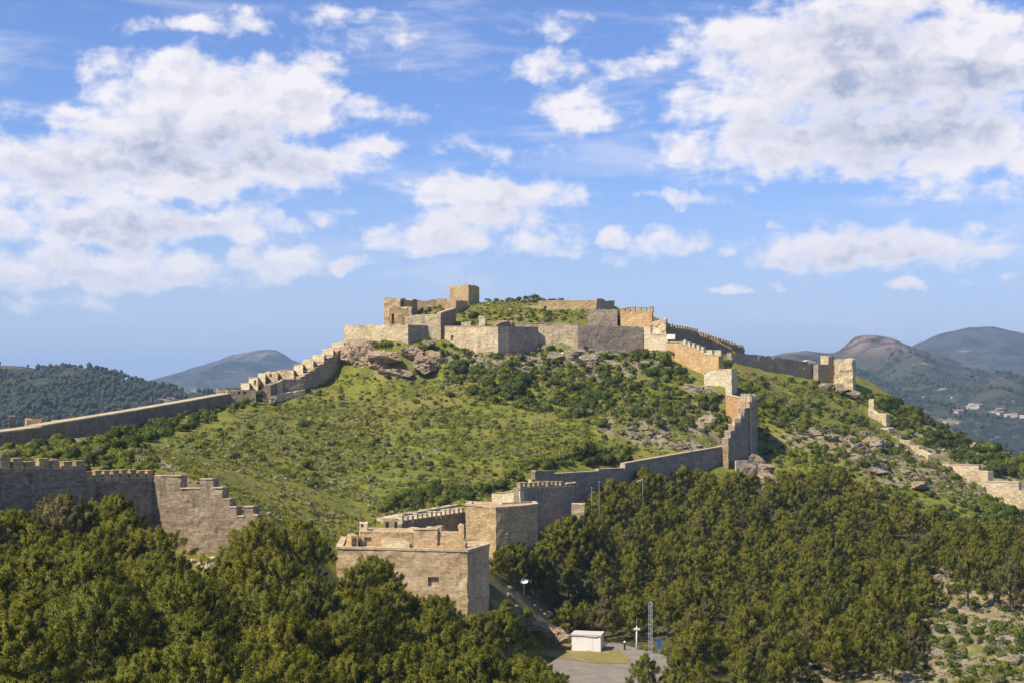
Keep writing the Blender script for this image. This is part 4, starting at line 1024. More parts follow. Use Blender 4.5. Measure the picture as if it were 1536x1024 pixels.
# blue sign
M['blue'] = plain('blue_enamel', (0.02, 0.11, 0.42), 0.4)
x, y, _ = at(988.5, 984, 214); z0 = gz(x, y)
sg = empty('blue_sign', (x, y, z0), 'blue panel sign on two thin posts at the right side of the road', 'sign')
for dx in (-.10, .12):
    mb = MB(); mb.tube([(dx,0,-.3),(dx,0,2.9)], 0.03, 5); mb.build('post', M['metal'], sg)
mb = MB(); mb.add([(-.62,-.05,3.0),(.22,-.05,3.0),(.22,-.05,1.55),(-.12,-.05,1.55),(-.3,-.05,2.7),(-.62,-.05,2.85),(-.62,-.01,3.0),(.22,-.01,3.0),(.22,-.01,1.55),(-.12,-.01,1.55),(-.3,-.01,2.7),(-.62,-.01,2.85)],
   [(0,5,4,3,2,1),(6,7,8,9,10,11),(0,1,7,6),(1,2,8,7),(2,3,9,8),(3,4,10,9),(4,5,11,10),(5,0,6,11)]); mb.build('panel', M['blue'], sg)
# solar lamp above the embankment
x, y, zt_ = at(786, 876, 227); z0 = gz(x, y)
so = empty('panel_lamp', (x, y, z0), 'thin post carrying a white tilted panel, right of the square tower', 'lamp post')
hp = max(2.0, zt_ - z0)
mb = MB(); mb.tube([(0,0,-.3),(0,0,hp)], 0.05, 6); mb.build('post', M['white'], so)
mb = MB(); vs = [(-.62,-.45,hp-.22),(.5,-.45,hp-.22),(.75,.35,hp+.2),(-.35,.35,hp+.42)]; mb.add(vs + [(a,b_,c-.06) for a,b_,c in vs], [(0,1,2,3),(7,6,5,4),(0,4,5,1),(1,5,6,2),(2,6,7,3),(3,7,4,0)]); mb.build('panel', M['white'], so)
for px, y0, y1, Y, lb in ((887.5,731,757,276,'thin pale pole left of the taller one, below the low grey wall'),(898.5,722,757,278,'taller thin pale pole standing among pines below the low grey wall'),(964,715,737,300,'short stout white pole with a bent arm, below the boundary wall pines')):
    x, y, zt_ = at(px, y0, Y); z0 = gz(x, y); hgt = zt_ - z0
    po = empty('white_pole', (x, y, z0), lb, 'pole')
    mb = MB(); mb.tube([(0,0,-.3),(0,0,hgt*.5),(0,0,hgt)], [0.065,0.05,0.035], 6); mb.build('post', M['metal'], po)
    if px > 950:
        mb = MB(); mb.tube([(0,0,hgt-.4),(-.7,0,hgt-.7),(-1.3,0,hgt-1.0)], 0.05, 5); mb.build('arm', M['white'], po)
    else:
        mb = MB(); mb.box((0,0,hgt+.02),(0.22,0.22,0.08)); mb.build('cap', M['white'], po)

# ------------------------------------------------------------------ village
rng = random.Random(5)
M['tile'] = plain('clay_roof_tile', (0.33, 0.19, 0.13), 0.9); M['lime'] = plain('white_lime_wash', (0.52, 0.50, 0.47), 0.9, 0, 0.05); M['salmon'] = plain('pale_salmon_wall', (0.45, 0.34, 0.27), 0.9)
def hit_hill(Hh, px, py, y0, y1):
    for Y in np.arange(y0, y1, 8.0):
        x, y, z = at(px, py, Y)
        if hill_height(Hh, x, y) >= z: return x, Y, hill_height(Hh, x, y)
    return at(px, py, (y0 + y1) / 2)
vill = [(1386,597,7,'w','tiny white house alone high on the mountainside, left of the village'),(1428.5,596.5,6,'w','tiny white house above the village, alone on the scrub'),(1427,615.5,9,'w','small white house left of the big salmon building'),
 (1438.5,620.5,19,'s','big salmon and white building at the left of the far village'),(1457,609.5,12,'w','topmost white house of the far village'),(1453,611.5,10,'w','low white house just below the topmost one'),
 (1460,613.5,14,'w','long low white house under the topmost house'),(1468,612.5,15,'w','bright slanted white house right of the topmost house'),(1468,622.5,15,'s','pale tan house in the middle of the far village'),
 (1476.5,623.5,8,'w','small white house at the right foot of the tan house'),(1484.5,619,7,'w','narrow white house left of the round white one'),(1490.5,619.5,9,'w','round looking white house in the village centre'),
 (1498.5,617.5,15,'s','cream house with a tiled roof above a long white one'),(1500,622,16,'w','long white house below the cream house'),(1511,626,13,'w','very low white house between cream house and tan villa'),
 (1521.5,624.5,16,'s','large tan villa near the right edge of the photo'),(1534,627,12,'w','white house cut by the right edge of the photo'),(1417.5,636.5,9,'w','lone white house below and left of the far village'),(1436,637,7,'w','small pale house below the salmon building')]
for px, py, wid, kind, lb in vill:
    x, y, z = hit_hill(HR, px, py, 1600, 3250); wid = 0.85 * wid * y / 2800; dep = wid * 0.7; hh = wid * rng.uniform(0.33, 0.42); rz = R(rng.uniform(-35, 35))
    h = empty('village_house', (x, y, z), lb, 'house', 'white houses of the far village'); h.rotation_euler.z = rz
    mb = MB(); mb.box((0,0,hh/2-2),(wid,dep,hh+4)); mb.build('wall', M['lime'] if kind == 'w' else M['salmon'], h)
    mb = MB(); r_ = hh * 0.42; W2, D2 = wid/2+.4, dep/2+.4
    mb.add([(-W2,-D2,hh),(W2,-D2,hh),(W2,D2,hh),(-W2,D2,hh),(-W2,0,hh+r_),(W2,0,hh+r_)], [(0,1,5,4),(2,3,4,5),(0,4,3),(1,2,5),(3,2,1,0)])
    mb.build('roof', M['lime'] if (kind == 'w' and rng.random() < .6) else M['tile'], h)

# ------------------------------------------------------------------ rocks
def rock_mesh(name, seed, mat, cuts=16, boxy=0.0):
    rg = np.random.RandomState(seed)
    n = 44; u = np.linspace(0, 2 * math.pi, n, endpoint=False); v = np.linspace(-math.pi / 2, math.pi / 2, n // 2 + 3)[1:-1]
    U, Vv = np.meshgrid(u, v); X = np.stack([np.cos(Vv) * np.cos(U), np.cos(Vv) * np.sin(U), np.sin(Vv)], -1).reshape(-1, 3)
    X = np.vstack([X, [[0, 0, -1], [0, 0, 1]]])
    X *= 1.25
    if boxy: X *= ((1.0 / np.abs(X / 1.25).max(1)) ** boxy)[:, None] * 0.8
    for _ in range(cuts):
        nn = rg.normal(size=3); nn /= np.linalg.norm(nn); d = rg.uniform(0.55, 0.95)
        over = np.maximum(0, X @ nn - d); X -= over[:, None] * nn
    X *= (1 + 0.13 * fbm(X[:, 0] * 2.5 + seed, X[:, 1] * 2.5, X[:, 2] * 3.5, oct=5, seed=seed, gain=.6) + 0.035 * vnoise(X[:, 2] * 9, X[:, 0] * 1.2, seed=seed))[:, None]
    crk = np.abs(fbm(X[:, 0] * 1.6 + seed * 3, X[:, 1] * 1.6, X[:, 2] * 2.6, oct=2, seed=seed + 2)); X *= (1 - 0.22 * np.exp(-(crk / 0.05) ** 2))[:, None]
    rows = len(v); F = []
    for j in range(rows - 1):
        for i in range(n):
            F.append((j * n + i, j * n + (i + 1) % n, (j + 1) * n + (i + 1) % n, (j + 1) * n + i))
    me = bpy.data.meshes.new(name); b0 = rows * n
    F += [(b0, (i + 1) % n, i) for i in range(n)] + [(b0 + 1, (rows - 1) * n + i, (rows - 1) * n + (i + 1) % n) for i in range(n)]
    me.from_pydata([tuple(p) for p in X], [], F); me.materials.append(mat); me.update()
    return me
RK = [rock_mesh('boulder', 40 + k, M['rock'] if k < 6 else M['rock_tan'], cuts=12 + 2 * (k % 3)) for k in range(9)]
RK += [rock_mesh('boulder', 90 + k, M['rock_tan'], cuts=11, boxy=0.8) for k in range(4)]
def boulder(loc, s, rz, k, label, group=None, tilt=0.0, name='boulder'):
    o = obj(name, RK[k % len(RK)], loc=loc); o.scale = s; o.rotation_euler = (tilt, tilt * 0.6, rz)
    return tag(o, label, 'rock', group, 'thing')
rr = random.Random(11)
big = [  # px, py, Y, half width, half depth, half height, variant, label   (the outcrop under the castle's left wall)
 (528,532,424,3.4,4,4.2,9,'rounded tan rock at the left end of the outcrop under the castle'),(545,537,420.5,4.2,4,4.6,10,'big fissured rock, second from the left under the castle'),
 (567,545,416.5,3.4,3.5,4.0,11,'upright tan rock left of the dark rock shelter'),(581,521,415,5.6,5.0,1.9,12,'long flat slab roofing the dark rock shelter under the castle'),
 (602,545,420.5,5.2,2.5,5.4,9,'dark recessed rock face under the flat slab'),(617,527,418,3.4,3.8,2.4,10,'wedge shaped rock right of the flat slab'),
 (638,546,415,4.4,4,3.9,11,'pale tan boulder at the right end of the outcrop under the castle'),(552,520,425,6.0,3.5,2.8,12,'flat topped rock behind the outcrop at the castle foot'),
 (592,558,413.5,5.2,3.0,1.6,10,'low ledge of tan rock in front of the dark rock shelter'),(655,536,418,3.0,3.0,2.6,12,'tan block right above the pale tan boulder of the outcrop'),
 (645,514,421,2.6,2.6,1.6,0,'small rounded grey boulder in the bushes under the shaded curtain wall'),
 (722,541,412,3.2,3,2.2,2,'grey boulder at the left of the rocks under the sunlit bastion'),(742,543,411,3.0,3,1.9,3,'middle boulder of the rocks under the sunlit bastion'),(757,545,410,2.8,3,2.0,4,'right boulder of the rocks under the sunlit bastion'),
 (932,607,378,2.2,2.4,1.3,0,'round grey boulder alone on the bushy slope'),(936,637,364,4.2,4,2.6,1,'large flat topped grey rock in the middle of the right bushy slope'),(975,634,364,3.0,3,2.1,2,'pale flat rock right of the large flat topped one'),
 (958,632,367,2.5,3,1.5,5,'low rock between the two flat topped rocks'),(1008,636,363,2.5,3,1.9,3,'grey rock below the middle of the descending wall'),(1045,644,360,4.2,4,2.6,4,'broad dark grey rock just left of the tall stepped wall'),(1062,634,364,3.2,3,2.5,5,'upright grey rock touching the tan retaining wall'),
 (1045,580,384,4.5,4,2.6,0,'rugged grey outcrop under the pale stepping wall'),(1068,590,380,3.6,3.5,2.9,2,'brown outcrop beneath the projecting pale pier'),
 (1118,703,334,3.0,3,2.8,1,'dark rock inside the short ruined wall frame'),(1137,668,344,2.8,3,3.0,7,'tall tan rock right of the stepped wall foot'),(1150,706,333,3.6,3,2.8,8,'pointed tan rock below the stepped wall foot'),(1147,686,340,3.0,3,2.6,3,'leaning rock between two tan rocks right of the stepped wall'),
 (1215,650,378,4.6,4,1.8,2,'low grey rock ledge on the right slope'),(1245,655,376,4.0,4,1.9,3,'grey rock ledge in the middle of the right slope'),(1290,672,368,4.2,4,3.0,4,'big dark rounded rock in the middle of the right slope'),(1308,668,372,3.6,4,2.8,5,'dark rock leaning on the big rounded one'),
 (1272,660,374,3.0,3,2.2,1,'brown rock left of the big rounded one on the right slope'),(1367,712,350,2.6,3,2.0,7,'pinkish rock lower on the right slope, above the pine wood'),(1378,722,345,2.8,3,1.7,6,'pale pink rock beside the pinkish one'),
 (98,662,268,3.6,3,1.5,0,'long rounded dark rock in the scrub behind the left crenellated wall'),(120,668,262,3.4,3,1.5,1,'dark rock sloping right with a pale edge, behind the left walls'),(140,678,255,2.4,2.2,0.8,7,'pale flat stone at the end of the dark rock'),
 (736,487,430,3.5,2.5,1.4,7,'pale rubble mound on the bastion, right of the upright stub'),(752,484,431,4.0,3,2.0,6,'pale ruined lump with a hollow, on the castle terrace'),(768,485,433,2.6,2.5,1.4,8,'small pale ruined lump at the right of the terrace rubble'),
 (833,528,416,4.0,3,2.2,2,'grey crag under the middle of the castle front'),(860,530,415,4.2,3,2.6,3,'brown crag below the start of the long grey wall'),(885,540,411,4.0,3,2.4,5,'grey crag in the bushes under the long grey wall'),(915,545,408,3.6,3,1.8,4,'low crag under the right part of the long grey wall'),(845,560,402,2.8,3,1.5,1,'small brown crag lower in the bushes under the castle'),
 (408,598,387,1.6,1.6,1.9,1,'narrow grey rock under the pale plinth on the left slope'),(1240,578,447,3.2,3,1.8,3,'dark crag under the end of the ridge wall'),(1262,580,447,3.4,3,2.0,2,'grey crag carrying the pale end tower'),(1280,592,446,3.2,3,1.7,5,'crag at the right foot of the pale end tower'),
 (806,904,223,2.4,1.6,1.4,6,'ochre embankment rock at the left, above the white hut'),(824,916,223,2.4,1.6,1.5,7,'ochre rock in the middle of the embankment'),(840,935,222,2.1,1.6,1.6,8,'ochre rock face right above the hut roof'),(846,953,221,1.8,1.3,1.3,6,'lowest reddish rock left of the white hut'),
 (743,893,213,1.3,1.3,1.8,7,'reddish rock pile touching the shaded side of the square tower'),(751,885,216,1.2,1.2,1.0,8,'small pale rock above the reddish pile by the square tower'),
 (922,967,226,1.2,.8,.4,1,'small pale stone at the road edge right of the hut')]
for i_big, (px, py, Y, a, b_, c, k, lb) in enumerate(big):
    x, y, z = at(px, py, Y)
    g = gz(x, y); z = min(z, g + c * (0.75 if not (220 < Y < 224 or i_big < 11) else 1.4))
    if i_big >= 10 and i_big not in (25, 26): a, b_, c = a * .8, b_ * .8, c * .8
    boulder((x, y, z - c * .12), (a, b_, c), rr.uniform(-.5, .5), k, lb)

# ------------------------------------------------------------------ where plants may not stand
SEGS = []
for Wp, th in FOOT:
    for i in range(len(Wp) - 1):
        SEGS.append((Wp[i][0], Wp[i][1], Wp[i + 1][0], Wp[i + 1][1], th))
SEGS = np.array(SEGS)
def clear(x, y, r):
    ax_, ay_, bx, by, th = SEGS.T
    dx, dy = bx - ax_, by - ay_; L2 = np.maximum(dx * dx + dy * dy, 1e-6)
    t = np.clip(((x - ax_) * dx + (y - ay_) * dy) / L2, 0, 1)
    px_, py_ = ax_ + t * dx, ay_ + t * dy
    d = np.hypot(x - px_, y - py_)
    L = np.sqrt(L2); side = ((x - ax_) * dy - (y - ay_) * dx) / L      # > 0 on the outer side
    return bool(np.all(np.where(side > 0, d > r, d > r + th)))
RD = np.array(ROAD)
def on_road(x, y, r):
    for dx, dy in ((0, 0), (r, 0), (-r, 0), (0, r), (0, -r)):
        if in_poly(np.array([x + dx]), np.array([y + dy]), ROAD)[0]: return True
    return abs(x - hx) < 3.5 + r and abs(y - hy) < 3 + r
class Spread:
    def __init__(self): self.g = {}; self.c = 6.0
    def ok(self, x, y, r):
        i, j = int(x // self.c), int(y // self.c)
        for a in range(i - 1, i + 2):
            for b_ in range(j - 1, j + 2):
                for (u, v, q) in self.g.get((a, b_), ()):
                    if (u - x) ** 2 + (v - y) ** 2 < ((r + q) / 2) ** 2: return False
        return True
    def put(self, x, y, r): self.g.setdefault((int(x // self.c), int(y // self.c)), []).append((x, y, r))

# ------------------------------------------------------------------ pines
def unit(rg, n):
    v = rg.normal(size=(n, 3)); return v / np.linalg.norm(v, axis=1)[:, None]
def blades(P, Dr, L, w, rg, N=None):
    """thin triangles from P along Dr; N: the way the leaf mass faces there"""
    S = np.cross(Dr, unit(rg, len(P))); S /= np.linalg.norm(S, axis=1)[:, None] + 1e-9
    if N is not None:
        fl = np.sign((np.cross(S, Dr) * N).sum(1)); fl[fl == 0] = 1; S = S * fl[:, None]
    V = np.stack([P - S * w[:, None] / 2, P + S * w[:, None] / 2, P + Dr * L[:, None]], 1).reshape(-1, 3)
    if N is None: return V, np.tile((0., 0., 1.), (len(V), 1))
    jit = N + 0.12 * unit(rg, len(N)); jit /= np.linalg.norm(jit, axis=1)[:, None]
    return V, np.repeat(jit, 3, 0)
def pine_meshes(seed, H, Rc, nl=13, ncl=9, nleaf=95, leaf=0.36, low=0.22):
    rg = np.random.RandomState(seed); tb = MB()
    lean = rg.uniform(-.6, .6, 2)
    tr = [(lean[0] * (k / 5) ** 1.5 + rg.uniform(-.06, .06), lean[1] * (k / 5) ** 1.5 + rg.uniform(-.06, .06), -0.6 + (H * .86 + .6) * k / 5) for k in range(6)]
    tb.tube(tr, [0.028 * H * (1 - .82 * k / 5) for k in range(6)], 7)
    V = []; NN = []
    for i in range(nl):
        f = (i + rg.uniform(0, .8)) / nl
        zc = H * lerp(low + .08, 0.90, f ** 0.9)
        env = (Rc * math.sqrt(max(0.05, 1 - ((f - 0.28) / 0.80) ** 2)) if Rc > 3.3 else Rc * (1.04 - f * .93) ** .62) * rg.uniform(0.72, 1.12)
        ang = i * 2.4 + rg.uniform(-.5, .5)
        rl = env * rg.uniform(.36, .48) + 0.28
        rad = max(0.0, env - rl * 0.6) * (1.0 if f < .85 else .35)
        tk = min(5, int((zc / H) * 5)); c0 = np.array(tr[min(tk, 5)])
        c = np.array([c0[0] + math.cos(ang) * rad, c0[1] + math.sin(ang) * rad, zc])
        st = np.array([c0[0], c0[1], max(0.12 * H, zc - rad * 0.75)])
        mid = (st + c) / 2 + np.array([0, 0, -.15 * rad])
        tb.tube([tuple(st), tuple(mid), tuple(c)], [0.011 * H, 0.007 * H, 0.003 * H], 5)
        for _ in range(ncl):
            d = unit(rg, 1)[0]; d[2] = abs(d[2]) * 1.1 - 0.28; d /= np.linalg.norm(d)
            q = c + d * np.array([1, 1, .8]) * rl * rg.uniform(.5, 1.05)
            up = d * 0.55 + np.array([math.cos(ang) * .25, math.sin(ang) * .25, .85]); up /= np.linalg.norm(up)
            ln = rg.uniform(.55, 1.0) * (0.6 + rl * .25); n = nleaf
            s_ = rg.rand(n) ** .8
            P_ = q + up * (s_ * ln)[:, None] + unit(rg, n) * (rg.rand(n) ** .5 * (0.42 - 0.24 * s_) * (0.7 + .3 * rl))[:, None]
            Dv = up * 0.75 + unit(rg, n) * .75; Dv /= np.linalg.norm(Dv, axis=1)[:, None]
            tip_c = q + up * ln * .45; cc = np.array([c0[0], c0[1], H * .45])
            Nv = (P_ - tip_c) / .42 * .75 + (q - c) / rl * .6 + (q - cc) / Rc * .75 + np.array([0, 0, .15]); Nv /= np.linalg.norm(Nv, axis=1)[:, None] + 1e-6
            v, nn_ = blades(P_, Dv, leaf * rg.uniform(.6, 1.2, n), leaf * .30 * rg.uniform(.7, 1.3, n), rg, Nv)
            V.append(v); NN.append(nn_)
    V = np.vstack(V)
    return V, np.vstack(NN), tb
PINE_T, PINE_C = [], []
specs = [(1,9.5,4.0),(2,8.5,3.9),(3,10.5,4.1),(4,9.0,3.6),(5,7.6,3.5),(6,6.6,2.9),(7,6.0,2.8),(8,7.0,3.0),(9,5.6,2.6),(10,6.4,3.1)]
for sd_, H_, R_ in specs:
    bigt = H_ > 7.2
    V_, N_v, tb = pine_meshes(sd_, H_, R_, nl=17 if bigt else 12, ncl=10 if bigt else 8, nleaf=150 if bigt else 120, leaf=0.29 if bigt else 0.28, low=0.22 if bigt else 0.10)
    PINE_C.append(mesh_np('crown', V_, np.arange(len(V_)).reshape(-1, 3), M['pine'], normals=N_v))
    t_ = bpy.data.meshes.new('trunk'); t_.from_pydata(tb.v, [], tb.f); t_.materials.append(M['bark']); t_.update(); PINE_T.append(t_)
V6, N6, _t = pine_meshes(77, 6.2, 2.8, nl=12, ncl=8, nleaf=36, leaf=0.50, low=0.1)
V7, N7, _t = pine_meshes(78, 5.6, 2.7, nl=11, ncl=8, nleaf=36, leaf=0.50, low=0.1)
rp = random.Random(21); sp = Spread(); pines = []
TOPS_L = [(-60,752),(30,752),(100,742),(190,742),(228,775),(258,832),(305,856),(338,838),(366,790),(420,760),(470,790),(505,850),(560,838),(590,850),(605,905),(650,893),(705,918),(760,902),(800,925),(822,960),(815,990),(790,1100),(-60,1100)]
TOPS_R = FOREST_R
for _ in range(60000):
    Y = rp.uniform(86, 190) if rp.random() < .35 else rp.uniform(176, 352); x = rp.uniform(-.42, .44) * Y
    left = (x < 8 and Y < 200)
    if left: k = rp.randrange(5); 
    else: k = 5 + rp.randrange(5)
    s_ = rp.uniform(.84, 1.16) if left else rp.choice((.62, .8, .9, 1.0, 1.1, 1.25)) * rp.uniform(.92, 1.08); H_ = specs[k][1] * s_
    if left and Y < 112: pass
    z = gz(x, Y); u, v = project(x, Y, z + H_); u, v = float(u), float(v)
    poly = TOPS_L if left else TOPS_R
    if not in_poly(np.array([u]), np.array([v]), poly)[0]: continue
    if left and u > 500 and v < 900 and Y > 196: continue
    if not left and (u > 1330 or v > 940) and float(fbm(x / 9., Y / 9., oct=2, seed=71)) < .02: continue
    gap = (5.9 if left else 4.4) * s_
    if on_road(x, Y, 2.6) or not clear(x, Y, 1.8) or not sp.ok(x, Y, gap): continue
    if not left and Y < 232 and 845 < u < 1012 and v < 975 + 25: 
        if Y < 226: continue
    if 738 < u < 850 and v > 822 and 196 < Y < 231: continue
    sp.put(x, Y, gap); pines.append((x, Y, z, k, s_, left, u, v))
extra = [(-19.5,193,0,1.0,True),]     # the pine standing in front of the square tower
px_extra = [(556,832,192,2,'pine standing free in front of the left part of the square tower'),(760,900,197,5,'pine directly below the shaded face of the square tower'),
            (1056,1000,178,7,'light green pine at the bottom edge, right of the lattice mast'),(967,985,186,9,'small bushy pine hiding the foot of the lattice mast'),(1020,985,190,6,'dense pine closing the road on its right side'),
            (855,765,257,6,'first small pine hiding the foot of the low pale box'),(872,766,257,9,'small pine right in front of the low pale box'),(893,762,262,7,'small pine between the low pale box and the thin poles'),
            (757,813,227.5,7,'pine against the shaded face of the flat topped bastion, nearest the corner'),(781,810,229,5,'second pine from the corner against the shaded bastion face'),(803,803,233,8,'pine at the right end of the shaded bastion face'),(742,830,224,6,'small pine in the angle between square tower and bastion'),
            (628,897,192,8,'small pine in front of the middle of the square tower'),(1322,612,452,9,'lone round pine on the ridge right of the slim stone pier'),(1442,645,452,8,'round pine standing alone on the skyline of the right ridge')]
named = []
for px, py, Y, k, lb in px_extra:
    x, y, z = at(px, py, Y); g = gz(x, y); s_ = (z - g) / specs[k][1]
    s_ = min(max(s_, .45), 1.35); named.append((x, y, g, k, s_, lb))
def zone_label(p):
    x, Y, z, k, s_, left, u, v = p
    if left:
        if v < 830 and u < 250: return ('bushy pine in the row under the left crenellated wall', 'pines under the left crenellated wall')
        if v < 860 and u < 520: return ('dark pine in the clump right of the stepped wall end', 'pines right of the stepped wall end')
        if u > 520: return ('pine in the grove between the square tower and the bottom edge', 'pines below the square tower')
        return ('big bushy pine in the wood filling the lower left corner', 'pines filling the lower left')
    if v < 760: return ('small pine in the top rows of the wood below the boundary wall', 'pines at the upper edge of the right wood')
    if u > 1300: return ('pine at the open right fringe of the wood near bare rocky ground', 'pines at the right fringe of the wood')
    if v > 900: return ('pine in the low front rows of the wood right of the road', 'pines in the front rows right of the road')
    return ('small pine inside the dense wood on the slope right of the bastions', 'pines of the dense right wood')
pines.sort(key=lambda p: -specs[p[3]][2] * p[4] / p[1])
def plant(x, y, z, k, s_, label, group=None):
    r_ = empty('pine_tree', (x, y, z), label, 'pine tree', group); r_.scale = (s_, s_, s_ * rp.uniform(.95, 1.06)); r_.rotation_euler.z = rp.uniform(0, 6.28)
    obj('trunk', PINE_T[k], r_); obj('crown', PINE_C[k], r_)
for q in named: plant(*q)
NP_ = 290
for p in pines[:NP_]:
    lb, gr_ = zone_label(p); plant(p[0], p[1], p[2], p[3], p[4], lb, gr_)
VV, NNN = [], []
for p in pines[NP_:]:
    V0, N0 = (V6, N6) if rp.random() < .5 else (V7, N7)
    a = rp.uniform(0, 6.28); s_ = p[4]; c_, s2 = math.cos(a), math.sin(a)
    Q = np.stack([V0[:, 0] * c_ - V0[:, 1] * s2, V0[:, 0] * s2 + V0[:, 1] * c_, V0[:, 2]], -1) * s_ + np.array(p[:3])
    VV.append(Q); NNN.append(np.stack([N0[:, 0] * c_ - N0[:, 1] * s2, N0[:, 0] * s2 + N0[:, 1] * c_, N0[:, 2]], -1))
if VV:
    VV = np.vstack(VV); tag(obj('pine_wood', mesh_np('pine_wood', VV, np.arange(len(VV)).reshape(-1, 3), M['pine'], normals=np.vstack(NNN))), 'farthest rows of small pines merging into one green mass below the walls', 'wood', None, 'stuff')
print('PINES', len(pines))

# ------------------------------------------------------------------ shrubs
def shrub_v(seed, n=900, lobes=7, leaf=0.16, flat=0.85):
    rg = np.random.RandomState(seed); V = []; NN = []
    for i in range(lobes):
        a = rg.uniform(0, 6.28); r = rg.uniform(.15, .62) if i else 0
        c = np.array([math.cos(a) * r, math.sin(a) * r, rg.uniform(.15, .62) * flat]); R_ = rg.uniform(.30, .48)
        m_ = n // lobes; d = unit(rg, m_); d[:, 2] = np.where(d[:, 2] < -.3, -d[:, 2], d[:, 2])
        P_ = c + d * (R_ * rg.uniform(.72, 1.05, m_))[:, None]
        P_[:, 2] = np.maximum(P_[:, 2], -.05)
        Dv = d * .6 + unit(rg, m_) * .8 + np.array([0, 0, .25]); Dv /= np.linalg.norm(Dv, axis=1)[:, None]
        Nv = d * .8 + P_ * .4; Nv /= np.linalg.norm(Nv, axis=1)[:, None] + 1e-6
        v, nn_ = blades(P_, Dv, leaf * rg.uniform(.6, 1.3, m_), leaf * .6 * rg.uniform(.6, 1.3, m_), rg, Nv); V.append(v); NN.append(nn_)
    return np.vstack(V), np.vstack(NN)
SHV = [shrub_v(200 + k, n=1500, lobes=6 + k % 4) for k in range(5)]
SHV_LOW = [shrub_v(260 + k, n=330, lobes=5, leaf=.27) for k in range(3)]
SHM = {}
for key in ('shrub_dark', 'shrub_mid', 'shrub_grey'):
    SHM[key] = [mesh_np('shrub', v, np.arange(len(v)).reshape(-1, 3), M[key], normals=nn_) for v, nn_ in SHV]
ZONES = [ # polygon, colour weights (dark, mid, grey), spacing, radius range, label, group
 ([(655,505),(760,522),(805,515),(870,505),(975,512),(1000,535),(1060,590),(1090,625),(1090,662),(1000,640),(900,640),(800,618),(710,600),(655,560)],(.62,.33,.05),3.1,(1.0,2.5),'dark leafy shrub in the thick scrub below the castle front','shrubs in the scrub below the castle'),
 ([(575,770),(595,745),(650,732),(720,738),(745,728),(800,695),(850,685),(940,672),(948,692),(850,703),(800,704),(778,732),(736,738),(700,752),(600,768)],(.75,.25,0),2.3,(1.2,2.3),'dark green shrub in the hedge like band behind the bastions','shrubs in the band behind the bastions'),
 ([(120,668),(200,645),(345,598),(402,583),(402,602),(330,628),(215,668),(150,675)],(.7,.3,0),2.9,(1.0,2.1),'dark shrub at the foot of the long rampart on the left','shrubs along the long rampart'),
 ([(0,658),(120,664),(220,675),(235,705),(235,720),(0,700)],(.35,.45,.2),2.6,(.7,1.6),'shrub in the scrub just behind the left crenellated wall','shrubs behind the left crenellated wall'),
 ([(1100,556),(1240,580),(1295,592),(1330,622),(1400,692),(1480,745),(1660,780),(1660,825),(1420,790),(1300,745),(1200,700),(1130,705),(1140,640),(1098,600)],(.42,.48,.10),3.0,(.7,1.9),'leafy shrub on the rocky slope right of the stepped wall','shrubs on the right slope'),
 ([(1300,592),(1400,632),(1460,662),(1660,690),(1660,722),(1480,712),(1400,680),(1340,640)],(.7,.3,0),3.4,(1.2,2.8),'dark shrub near the skyline of the right ridge','shrubs near the right skyline'),
 ([(1380,850),(1660,835),(1660,1024),(1100,1030),(1200,965),(1300,970),(1395,935)],(.4,.4,.2),3.4,(.5,1.5),'small shrub on the bare rocky ground in the lower right corner','shrubs on the lower right rocky ground'),
 ([(620,452),(683,458),(683,472),(640,474),(620,468)],(.3,.7,0),2.2,(.6,1.3),'green shrub on the small grass bank left of the keep','shrubs left of the keep'),
 ([(690,470),(720,462),(780,468),(880,470),(880,486),(780,486),(700,488)],(.35,.5,.15),2.8,(.5,1.2),'green shrub on the castle terrace below the long plateau house','shrubs on the castle terrace'),
 ([(730,449),(800,447),(900,448),(900,453),(800,456),(730,456)],(.6,.4,0),2.6,(.7,1.3),'shrub on the skyline of the castle mound','shrubs on the castle mound'),
 ([(525,512),(590,500),(650,500),(665,535),(640,545),(600,525),(545,524)],(.35,.65,0),2.2,(.6,1.5),'green shrub between the castle wall and the big rocks','shrubs above the big rocks'),
 ([(420,600),(520,560),(640,562),(760,620),(900,650),(1000,655),(1080,668),(940,680),(800,700),(740,735),(600,740),(480,740),(400,700),(260,680),(240,670),(330,640)],(.34,.33,.33),4.0,(.45,1.25),'low bushy tuft scattered on the open meadow slope','low bushes on the meadow slope'),
]
rs_ = random.Random(33); ss = Spread(); shrubs = []
for poly, wts, gap, (r0, r1), lb, gr_ in ZONES:
    pa = np.array(poly, float); bx0, by0 = pa.min(0); bx1, by1 = pa.max(0)
    n_try = int((bx1 - bx0) * (by1 - by0) / 9) + 300
    for _ in range(min(n_try, 7000)):
        u, v = rs_.uniform(bx0, bx1), rs_.uniform(by0, by1)
        if not in_poly(np.array([u]), np.array([v]), poly)[0]: continue
        h_ = hit(u, v, 150 if v > 640 else 200)
        if h_ is None: continue
        x, y, z = h_
        if y > 500: continue
        r = lerp(r0, r1, rs_.random() ** 1.6)
        dn = float(fbm(x / 10., y / 10., oct=2, seed=91))
        if dn < -.02 and rs_.random() < .8: continue
        r *= 1 + max(0, dn) * 1.1
        g_ = gap * (0.42 + 0.35 * r / r1)
        if not clear(x, y, r * (1.0 if 'right' in gr_ else .6) + (1.2 if 'right' in gr_ else .3)) or not ss.ok(x, y, g_) or on_road(x, y, 1.5): continue
        ss.put(x, y, g_)
        q = rs_.random(); key = 'shrub_dark' if q < wts[0] else ('shrub_mid' if q < wts[0] + wts[1] else 'shrub_grey')
        shrubs.append((x, y, z, r, key, lb, gr_))
print('SHRUBS', len(shrubs))
